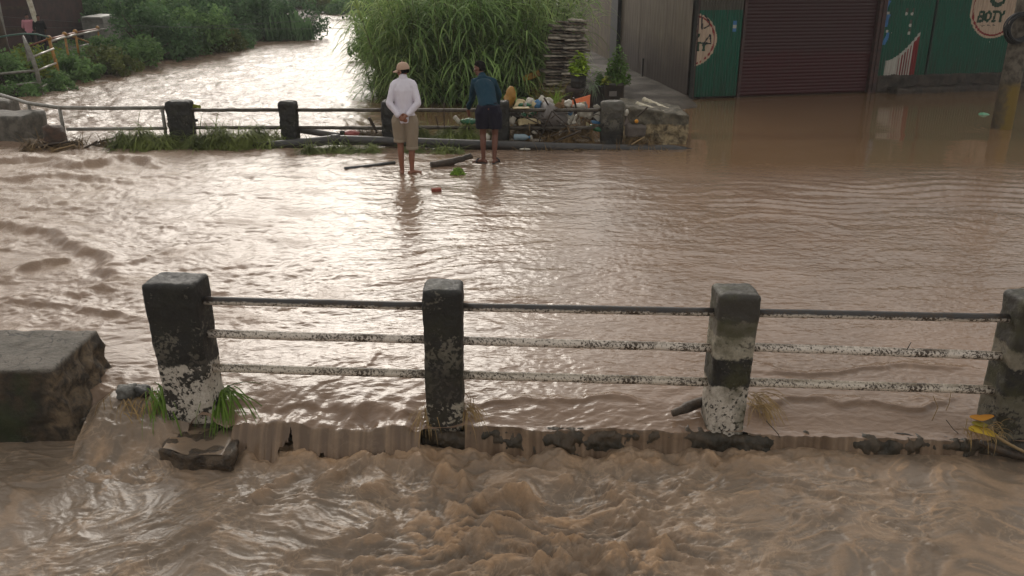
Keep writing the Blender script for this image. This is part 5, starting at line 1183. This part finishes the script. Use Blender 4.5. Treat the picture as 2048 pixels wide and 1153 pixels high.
LIM = leafmat('lime_leaf', (104,134,34), (140,160,52), .35); MIDG = leafmat('mid_green_leaf', (56,82,36), (84,108,50), .3); YEL = leafmat('yellow_tip_leaf', (160,156,52), (120,130,48), .3)
def potplant(c, rad, n, size, mat, seed, asp, **k):
    r = np.random.default_rng(seed); cl = r.normal(size=(26,3)); cl /= np.linalg.norm(cl, axis=1, keepdims=True); cl[:,2] = np.abs(cl[:,2])*1.25+.15; cl *= np.array(rad)*r.uniform(.4,1,(26,1))
    pos = cl[r.integers(0,26,n)] + r.normal(0,1,(n,3))*np.array(rad)*.22; pos[:,2] = np.abs(pos[:,2]); root = empty('potted_plant', c, **k)
    link('leaves', leafmesh('leaves', pos, pos*.6 + r.normal(0,.35,(n,3))*max(rad) + np.array([0,0,.15]), size, r, asp), mat, root)
    m = MB()
    for q in cl[:14]: m.tube([(0,0,-.03), Vector(q)*.5+Vector((0,0,.03)), Vector(q)], [.010,.007,.003], 5)
    m.build('stem', TWG, root); return root
def ledge(a, b, Y, zt, lb, seed):
    x0, x1 = PD(a, 190, Y).x, PD(b, 190, Y).x; V, F = rbox((x1-x0, .5, zt+.1), .035, .02, .015, 8, seed); link('brick_ledge', npmesh('brick_ledge', V, F), worn('dark_wet_brick', (66,48,40), (44,36,32), 12, .6, .01), None, ((x0+x1)/2, Y+.05, -.1), label=lb, cat='ledge')
ledge(1132, 1204, 18.6, PD(1150,178,18.35).z, 'low dark brick ledge carrying the tub of lime green leaves', 91)
c = tub(1157, 146, 18.55, .17, .35, PD(1150,178,18.35).z, TUB[0], 'black tub of lime green leaves standing on the brick ledge', '', 0, 1)
potplant(c, (.20,.19,.30), 620, .055, LIM, 1, .42, label='bushy lime green plant growing in the tub on the ledge', cat='plant')
c = tub(1202, 170, 18.2, .15, .6, -.02, TUB[0], 'middle black tub with a small dark plant', '', 0, 2)
potplant(c, (.16,.15,.24), 260, .05, MIDG, 2, .4, label='small dull green plant in the middle tub', cat='plant')
c = tub(1229, 165, 17.6, .20, .8, -.05, TUB[1], 'tall brown black tub right behind the scraped far post', '', 0, 3)
r3 = potplant(c + Vector((.06,0,0)), (.20,.18,.52), 760, .055, MIDG, 3, .42, label='tall leafy green plant in the tub behind the scraped far post', cat='plant')
potplant(c + Vector((-.15,-.05,0)), (.13,.12,.13), 130, .06, YEL, 4, .28, label='small yellowish plant at the left rim of the tall tub', cat='plant')
m = MB(); m.box((0,0,0), (.15,.012,.10)); _place(m.build('label_plate', GS, smooth=False), PD(1226,188,17.38), label='grey plate fixed to the front of the tall tub', cat='plate')
strands('spider_plant', PD(1183,176,18.25), 60, (.03,.03,.03), .42, (0,-.3,0), leafmat('pale_striped_leaf', (150,156,140), (108,120,96), .2), .006, 1.3, .14, label='pale trailing plant spilling between the two left tubs', cat='plant')
strands('dry_weed', PD(1103,214,18.6)+Vector((0,0,-.1)), 150, (.20,.12,.05), .75, (0,-.12,0), leafmat('dry_weed_leaf', (100,92,42), (128,114,62), .2), .008, .55, .3, label='dry olive weeds growing in front of the slab stack', cat='weed')
strands('green_weed', PD(1112,200,16.7)+Vector((0,0,-.1)), 40, (.04,.04,.03), .40, (0,-.1,0), FGR, .006, .6, .3, label='small green weed sprouting out of the rubbish', cat='weed')
YT = worn('yellow_oil_tin', (182,138,44), (120,86,36), 8, .45, .004)
m = MB(); m.box((0,0,0), (.42,.16,.14), Matrix.Rotation(-.35,3,'Y')); o = m.build('oil_tin', YT, smooth=False, label='battered yellow tin lying at the foot of the reeds', cat='tin'); o.location = PD(1063,152,20.6); b = o.modifiers.new('edge','BEVEL'); b.width = .02; b.segments = 3

# ------------------------------------------------------------------ utility pole with cable coil
PB = P(2003, 254); up_ = empty('utility_pole', (PB.x, PB.y, -.3), label='weathered concrete utility pole with a yellow painted foot standing in the flood', cat='pole')
t = NT('pole_concrete'); v = t.co('Object'); z = t.sep(v)[2]; n = t.noise(v, 8, 6, .65)
col = t.mix(t.ramp(n, [(.4,0),(.62,1)]), lin((100,92,80)), lin((62,55,46)))
f = t.n('ShaderNodeMapRange'); t.l(t.math('ADD', z, t.math('MULTIPLY', n, .25)), f.inputs[0]); f.inputs[1].default_value = 1.36; f.inputs[2].default_value = 1.22
x_ = t.n('ShaderNodeMapRange'); t.l(t.math('ADD', t.sep(v)[0], t.math('MULTIPLY', t.noise(v, 7, 5), .3)), x_.inputs[0]); x_.inputs[1].default_value = -.06; x_.inputs[2].default_value = .10
col = t.mix(t.math('MULTIPLY', f.outputs[0], x_.outputs[0]), col, lin((112,92,40))); col = t.mix(t.math('MULTIPLY', f.outputs[0], t.math('SUBTRACT', 1, x_.outputs[0])), col, lin((76,66,52)))
m = MB(); m.tube([(0,0,i*.25) for i in range(28)], [.20-.0025*i for i in range(28)], 22); m.build('shaft', t.fin(col, .7, t.bump(t.noise(v, 24, 5, .7), .01), .3), up_)
m = MB()
for k in range(16):
    c = Vector((-.17+.03*math.sin(k*2.1), -.24+.02*math.sin(k*1.3), 2.25+.02*math.cos(k*1.7))); R_ = .25+.03*math.sin(k*3.7); ti = .18*math.sin(k*2.9)
    m.tube([c + Vector((R_*math.cos(a), .05*math.sin(a+k)+ti*.15*math.cos(a), R_*1.02*math.sin(a))) for a in np.linspace(0, 2*math.pi, 34)], .012, 6)
o = m.build('cable_coil', plain('black_cable', (22,22,24), .4), label='thick coil of black cable hanging on the utility pole', cat='cable coil'); o.location = up_.location
m = MB(); m.tube([(-.1,-.22,2.5),(-.02,-.2,2.56),(.0,-.12,2.6)], .02, 6); o2 = m.build('hook', BDK, up_)
m = MB(); m.box((.17,-.22,2.42), (.30,.16,.42)); o3 = m.build('meter_box', plain('pale_meter_box', (140,134,124), .5), up_, False)
# ------------------------------------------------------------------ reeds and shrubs
RD = [leafmat('reed_leaf', (92,120,66), (136,160,96), .45), leafmat('dull_reed_leaf', (100,120,68), (144,160,100), .45), leafmat('dark_reed_leaf', (80,108,60), (118,142,84), .45)]
CANE = plain('reed_cane', (96,104,58), .5)
def reed(c, nst, h, spread, lean, mat, seed, lab):
    r = np.random.default_rng(seed); root = empty('reed_clump', c, label=lab, cat='reeds', group='reed clumps on the right river bank'); V = []; F = []; m = MB()
    for i in range(nst):
        a = r.random()*6.28; q = spread*math.sqrt(r.random()); b = np.array([q*math.cos(a), q*.7*math.sin(a), 0]); H = h*r.uniform(.6,1.08)
        ld = np.array([lean[0] + .10*math.cos(a) + r.normal(0,.10), lean[1] + .08*math.sin(a) + r.normal(0,.10), 1.0]); tip = b + ld*H*np.array([1,1,.96])
        if i % 2 == 0: m.tube([tuple(b), tuple(b+(tip-b)*.5), tuple(tip)], [.014,.011,.005], 4, False)
        for k in range(int(12 + 9*r.random())):
            f = 1 - .92*r.random(); p = b + (tip-b)*f; an = r.random()*6.28; L = r.uniform(.8,1.5); el = r.uniform(.5,1.1)
            d = np.array([math.cos(an)*math.cos(el), math.sin(an)*math.cos(el), math.sin(el)]); w = r.uniform(.017,.030); sd = np.array([-math.sin(an), math.cos(an), .2]); s = len(V); n = 7
            for j in range(n):
                t_ = j/(n-1); ww = w*(min(1, .45+2*t_))*(1-t_**2.2)+.001; V += [p-sd*ww, p+sd*ww]; d = d + np.array([0,0,-.27-.12*t_]); d /= np.linalg.norm(d); p = p + d*L/(n-1)
            F += [(s+2*j, s+2*j+1, s+2*j+3, s+2*j+2) for j in range(n-1)]
    link('leaves', npmesh('leaves', np.array(V), F, True), mat, root); m.build('cane', CANE, root)
rs = [(792,196,22.6,46,2.4,.65,(-.07,-.12)),(835,200,21.8,56,3.0,.8,(-.08,-.14)),(905,197,21.4,56,3.2,.8,(-.02,-.16)),(975,190,21.2,56,3.3,.8,(.02,-.15)),(1040,176,21.6,50,3.3,.75,(.05,-.12)),
      (812,168,25.0,46,2.7,.75,(-.04,-.08)),(835,165,24.8,56,3.4,.95,(-.04,-.06)),(880,165,24.4,56,3.7,1.0,(0,-.05)),(960,160,24.2,56,3.8,1.0,(.03,-.05)),(1050,150,24.0,50,3.6,.95,(.06,-.04)),(1092,125,24.8,36,3.3,.7,(.06,-.04)),
      (815,138,29.0,44,2.8,.85,(-.02,0)),(850,130,29.5,48,3.8,1.1,(0,0)),(920,130,29,48,4.2,1.3,(0,0)),(1040,120,29,48,4.2,1.3,(.05,0))]
for i, (px, py, Y, n, h, sp_, ln) in enumerate(rs):
    x = PD(px, py, Y).x; z = float(terrain(np.array([x]), np.array([Y]))[0]); reed((x, Y, max(z-.05, -.3)), n, h, sp_, ln, RD[i % 3], 600+i, 'tall arching green reeds in the thicket on the right river bank')
BARK = worn('shrub_bark', (74,60,46), (48,40,32), 9, .8, .01)
def shrub(name, c, rad, n, size, mat, seed, lab, cat='shrub', group=None, asp=.5, droop=0, trunk=True, ncl=34):
    r = np.random.default_rng(seed); root = empty(name, c, label=lab, cat=cat); rad = np.array(rad)
    if group: root['group'] = group
    cl = r.normal(size=(ncl,3)); cl /= np.linalg.norm(cl, axis=1, keepdims=True); cl *= r.uniform(.35,1,(ncl,1)); cl[:,2] = cl[:,2]*.55+.52
    cs = r.uniform(.10,.30,ncl); k = r.integers(0,ncl,n); g = r.normal(size=(n,3)); g /= np.linalg.norm(g, axis=1, keepdims=True)
    pos = (cl[k] + g*(cs[k]*r.uniform(.5,1.05,n))[:,None])
    if droop: pos[:,2] -= droop*r.random(n)**2*.6
    pos = pos*rad*np.array([1,1,2]); pos[:,2] = np.maximum(pos[:,2], .02+.1*r.random(n)*rad[2])
    link('crown', leafmesh('crown', pos, g*.7 + r.normal(0,.5,(n,3)) + np.array([0,0,.35]), size, r, asp), mat, root)
    if trunk:
        m = MB()
        for q in cl[:12]:
            q = q*rad*np.array([1,1,2]); m.tube([(r.normal()*.06, r.normal()*.06,-.3), tuple(q*np.array([.35,.35,.5])), tuple(q*.92)], [.055,.035,.012], 6)
        m.build('trunk', BARK, root)
    return root
SG = [leafmat('shrub_leaf', (66,94,54), (100,126,76), .4), leafmat('dark_shrub_leaf', (54,80,54), (82,108,70), .4), leafmat('yellowish_shrub_leaf', (88,104,36), (120,128,52), .3), leafmat('olive_shrub_leaf', (66,78,40), (92,98,54), .3)]
def at(px, py, Y, dz=0):
    x = PD(px, py, Y).x; return (x, Y, max(float(terrain(np.array([x]), np.array([Y]))[0]), -.1) - .1 + dz)
gb = 'shrubs along the left river bank'
S = [(150,160,25.5,(1.0,.8,.38),2600,.07,0,'bright leafy shrub right of the orange fence post'),(205,145,26.8,(1.1,1,.46),2600,.07,3,'olive shrub between the leafy shrub and the grey shed'),
     (255,132,29.0,(1.4,1.1,.6),3200,.075,0,'low green shrub hanging over the water below the grey shed'),(300,122,31.5,(1.7,1.3,1.15),4200,.08,1,'tall dark shrub right of the grey shed'),
     (365,112,33.5,(2.0,1.5,1.02),5200,.08,0,'big rounded green shrub in the middle of the left bank'),(430,104,36,(1.8,1.5,.95),4800,.085,1,'dark rounded shrub at the right end of the big shrub'),
     (345,118,31.6,(1.3,.8,.5),2200,.07,1,'low dark bush at the water edge under the big shrub'),(445,103,35.0,(1.1,.8,.55),2000,.075,3,'low olive bush at the water edge farther upstream'),
     (60,150,24.6,(.9,.7,.42),1800,.06,2,'yellow green bush inside the bent gate fence'),(15,175,23.2,(.9,.7,.5),1700,.06,0,'green bush at the left picture edge behind the gate fence'),(118,178,23.3,(.7,.5,.36),1300,.055,0,'small green bush at the water edge below the orange post'),
     (40,192,22.0,(.8,.4,.26),1100,.05,0,'low green weeds at the water edge left of the gate post')]
for i, (px, py, Y, rad, n, sz, mi, lb) in enumerate(S): shrub('shrub', at(px, py, Y), rad, n, sz, SG[mi], 700+i, lb, 'shrub', gb)
# trees behind: crowns reach above the frame
gt = 'trees behind the left bank'
for i, (px, Y, rad, n, mi, lb) in enumerate([(345,39,(2.2,1.8,1.1),4600,1,'dark tree rising behind the tall shrub right of the shed'),(480,46,(2.6,2,1.0),4600,1,'dark tree at the back behind the drooping tree'),(120,36,(2.2,1.6,1.1),4200,1,'dark tree behind the leaning pale post'),(175,39,(2.2,1.8,1.1),4200,1,'dark tree behind the grey shed'),(290,37,(2.0,1.6,1.1),4000,0,'green tree between the shed and the big shrub'),(420,41,(2.6,2,1.05),5200,1,'dark leafy tree behind the big shrub'),
     (500,40.5,(2.2,1.7,.95),5600,1,'dark drooping tree overhanging the far bend'),(572,41.5,(1.75,1.5,.92),5200,1,'dark hanging tree at the tip of the left bank')]):
    r_ = shrub('tree', at(px, 60, Y), rad, n, .10, SG[mi], 760+i, lb, 'tree', gt, .45, .5 if i > 5 else 0)
# strands trailing from the last tree over the water
r = np.random.default_rng(5); V = []; F = []
for i in range(420):
    px = r.uniform(470, 622); p = np.array(PD(px, r.uniform(20,70) if px < 600 else r.uniform(35,60), 40.6+r.normal(0,.5))); L = r.uniform(.4,1.5); s = len(V); sd = np.array([.03,0,0])
    for j in range(5):
        q = 1-(j/4)**2*.7; V += [p-sd*q, p+sd*q]; p = p + np.array([r.normal(0,.02)+.02, r.normal(0,.02), -L/4]); p[2] = max(p[2], .02)
    F += [(s+2*j, s+2*j+1, s+2*j+3, s+2*j+2) for j in range(4)]
c = np.array(V).mean(0); link('trailing_vine', npmesh('trailing_vine', np.array(V)-c, F), SG[1], None, tuple(c), label='curtain of vines trailing from the bank trees into the water', cat='vine', kind='stuff')
gf = 'low trees at the far river bend'
for i, (px, Y, rad, mi, lb) in enumerate([(560,64,(3,2,.5),1,'far left dark tree at the river bend'),(615,67,(3,2,.5),3,'far olive tree left of the river end'),(665,68,(3,2,.5),1,'far dark tree above the river end'),(715,66,(3,2,.55),0,'far green tree right of the river end'),(760,60,(3.2,2,.9),1,'far dark tree behind the reeds')]):
    shrub('tree', at(px, 40, Y, 0 if i != 2 else .2), rad, 3000, .13, SG[mi], 790+i, lb, 'tree', gf, .5)
for i, (px, Y, rad) in enumerate([(735,31.5,(.7,.6,.5)),(748,35.5,(.9,.8,.6)),(765,40,(1.2,1,.7))]):
    shrub('shrub', at(px, 90, Y), rad, 1300, .08, SG[1], 810+i, ['dark leafy branch leaning over the water left of the reeds','dark shrub behind the leaning branch on the right bank','dark shrub farthest back on the right bank'][i], 'shrub', 'shrubs upstream of the reeds')
# low ground cover on the banks
r = np.random.default_rng(9); n = 9000; yy = r.uniform(20, 46, n); xx = bankL(yy) - np.abs(r.normal(0, 3.5, n)) + .5; zz_ = terrain(xx, yy)
k = zz_ > -.35; pos = np.stack([xx, yy, zz_ + .10*r.random(n)], -1)[k]; c = pos.mean(0)
link('bank_weeds', leafmesh('bank_weeds', pos-c, r.normal(0,.6,(len(pos),3))+np.array([0,-.3,.6]), .10, r, .35), SG[0], None, tuple(c), kind='stuff', label='weeds covering the left river bank', cat='weeds')

# ------------------------------------------------------------------ left bank: gate fence, shed, house, trunk
def pipe(name, pts, r_, mat, parent, o): m = MB(); m.tube([Vector(p)-o for p in pts], r_, 8); return m.build(name, mat, parent)
SIL = worn('bright_steel_pipe', (168,160,150), (120,112,100), 9, .3, .001, spec=.6, metal=.0); OCH = worn('ochre_pipe_paint', (176,124,52), (126,92,44), 9, .5, .002); RDP = worn('rusty_red_pipe', (132,76,54), (96,60,46), 9, .5, .002)
o0 = Vector(at(85,190,22.4)); gf_ = empty('gate_fence', o0, label='bent grey pipe gate beside the bank bushes at the left', cat='fence')
pipe('gate_post', [PD(46,72,22.6), PD(52,88,22.5), PD(64,115,22.4), PD(74,145,22.4), PD(84,190,22.4), Vector(o0)-Vector((0,0,.2))], [.02,.05,.055,.055,.055,.055], GAL, gf_, o0)
m = MB(); V = [PD(46,70,22.62)-o0, PD(56,100,22.6)-o0, PD(63,120,22.6)-o0, PD(55,124,22.6)-o0, PD(50,100,22.6)-o0]; m.add(V + [v + Vector((0,.03,0)) for v in V], [(0,1,2,3,4),(9,8,7,6,5)] + [(i,5+i,5+(i+1)%5,(i+1)%5) for i in range(5)]); m.build('bent_plate', GAL, gf_, False)
for a, b in (((64,115),(107,98)),((72,143),(111,127)),((83,175),(109,162))): pipe('crossbar', [PD(*a,22.4), PD(*b,24.2)], .03, SIL, gf_, o0)
for a, b in (((-20,150),(70,142)),((-20,176),(78,166))): pipe('crossbar', [PD(*a,22.6), PD(*b,22.4)], .032, GAL, gf_, o0)
o1 = Vector(at(120,165,24.3)); hf = empty('handrail', o1, label='ochre and steel handrail with round finials running back along the left bank', cat='handrail')
pipe('ochre_post', [PD(98,78,24.4), PD(104,100,24.35), PD(113,130,24.3), PD(121,170,24.3)], .045, OCH, hf, o1)
tops = [(98,77,24.4),(129,69,27),(150,64,29),(195,56,33)]
for a, b, Y in tops: m = MB(); m.ell(PD(a,b,Y)-o1, .075, n=14, m=10); m.build('finial', OCH, hf)
for (a, b, Y), (c_, d_, Y2) in zip(tops[:-1], tops[1:]):
    pipe('upper_rail', [PD(a,b+2,Y), PD(c_,d_+2,Y2)], .030, RDP, hf, o1); pipe('steel_rail', [PD(a+4,b+6,Y), PD(c_+2,d_+5,Y2)], .034, SIL, hf, o1)
pipe('steel_rail', [PD(197,60,33), PD(222,57,34.5)], .034, SIL, hf, o1)
for a, b, Y in tops[1:]: q = PD(a,b,Y); pipe('ochre_post', [q, Vector((q.x,q.y,float(terrain(np.array([q.x]),np.array([q.y]))[0])-.1))], .035, OCH, hf, o1)
pipe('steel_rail', [PD(160,93,29.3), PD(177,89,31)], .03, SIL, hf, o1); pipe('brace', [PD(146,74,28.8), PD(172,83,30), PD(196,96,31)], .03, OCH, hf, o1); pipe('brace', [PD(60,92,24.2), PD(98,78,24.4)], .025, RDP, hf, o1)
m = MB(); q = [PD(a,b,23.6) for a, b in ((-10,76),(20,71),(48,68),(74,69),(98,75))]; m.tube([p-q[0] for p in q], .022, 8); _place(m.build('hose', plain('teal_hose_rubber', (60,96,84), .4)), q[0], label='thin teal hose arching over the bent gate', cat='hose')
SHD = worn('grey_tin_sheet', (150,146,138), (116,112,104), 5, .5, .004); c = Vector(at(203,57,34.5)); zt = PD(203,34,34.5).z
sh = empty('shed', c, -.25, label='small grey tin shed with a pale flat lid on the left bank', cat='shed'); w = PD(228,40,34.5).x - PD(178,40,34.5).x
m = MB(); m.box((0,0,(zt-c.z)/2), (w,.9,zt-c.z)); m.build('wall', SHD, sh, False); m = MB(); m.box((.06,-.05,zt-c.z+.03), (w*.86,1.0,.05), Matrix.Rotation(.06,3,'X')); m.build('lid', worn('pale_lid', (206,204,198), (170,166,158), 6, .4), sh, False)
HB = worn('dark_house_brick', (70,48,44), (50,36,34), 3, .8, .01)
def house(px0, px1, Y, ht, lb, win, roofm):
    a, b = PD(px0,50,Y), PD(px1,50,Y); c = Vector(((a.x+b.x)/2, Y+2, float(terrain(np.array([(a.x+b.x)/2]), np.array([Y]))[0])-.2)); h = empty('house', c, label=lb, cat='house'); W_ = b.x-a.x
    m = MB(); m.box((0,0,ht/2), (W_,4,ht)); m.build('wall', HB, h, False); m = MB(); m.box((0,-.2,ht+.06), (W_+.6,5,.1)); m.build('roof', roofm, h, False)
    for k in range(int(ht/.24)): 
        if k % 3 == 0: m = MB(); m.box((0,-2.012,.2+k*.24), (W_-.02,.02,.10)); m.build('plank', BARK, h, False)
    for x in win:
        m = MB(); m.box((x,-2.03,1.7), (.9,.05,1.1)); f_ = m.build('window', BRN, h, False); m = MB(); m.box((x,-2.06,1.7), (.75,.02,.95)); m.build('pane', plain('dark_pane', (22,22,24), .15), f_, False)
house(-160, 62, 31.2, 3.6, 'dark brown plank house at the upper left corner', (-1.9,), worn('old_roof_tin', (92,82,74), None, 4, .6))
house(186, 232, 42, 3.8, 'dark reddish house behind the grey shed', (0,), worn('old_roof_tin', (92,82,74), None, 4, .6)); house(580, 606, 74, 4.2, 'far reddish house glimpsed between trees at the river bend', (0,), worn('old_roof_tin', (92,82,74), None, 4, .6))
m = MB(); a, b = PD(56,-6,29.6), PD(74,50,29.6); m.tube([a+(a-b)*.25-b, Vector((0,0,0)), (b-a)*.35], .085, 8); _place(m.build('leaning_post', worn('pale_post_paint', (186,178,158), (140,128,108), 6, .6)), b, label='pale leaning post at the corner of the dark plank house', cat='post')
m = MB(); q = PD(14,140,23.9); m.tube([(0,0,-.6),(-.02,0,.6),(-.10,0,1.6),(-.14,0,3.2),(-.2,0,4.6)], [.20,.18,.16,.15,.13], 12); _place(m.build('bare_tree', BARK), q, label='bare grey brown trunk standing at the left picture edge', cat='tree')
m = MB(); q = PD(4,60,26); m.tube([(0,0,-1.4),(0,0,3)], .09, 8); _place(m.build('concrete_pole', worn('pale_pole', (150,146,138), (110,104,96), 6, .6)), q, label='slim pale pole just behind the bare trunk', cat='pole')
# overhead wires crossing low in front of the far bank
for i, (a, b, Y) in enumerate((((-40,30),(700,58),30.0),((-40,52),(640,40),31.0))):
    pts = [PD(a[0]+(b[0]-a[0])*s, a[1]+(b[1]-a[1])*s + 10*math.sin(math.pi*s), Y) for s in np.linspace(0,1,20)]; m = MB(); m.tube([p-pts[0] for p in pts], .006, 4); _place(m.build('wire', plain('grey_wire', (70,72,70), .5)), pts[0], label=['thin wire sagging across the left bank, lower at its right end','thin wire across the left bank, lower at its left end'][i], cat='wire')
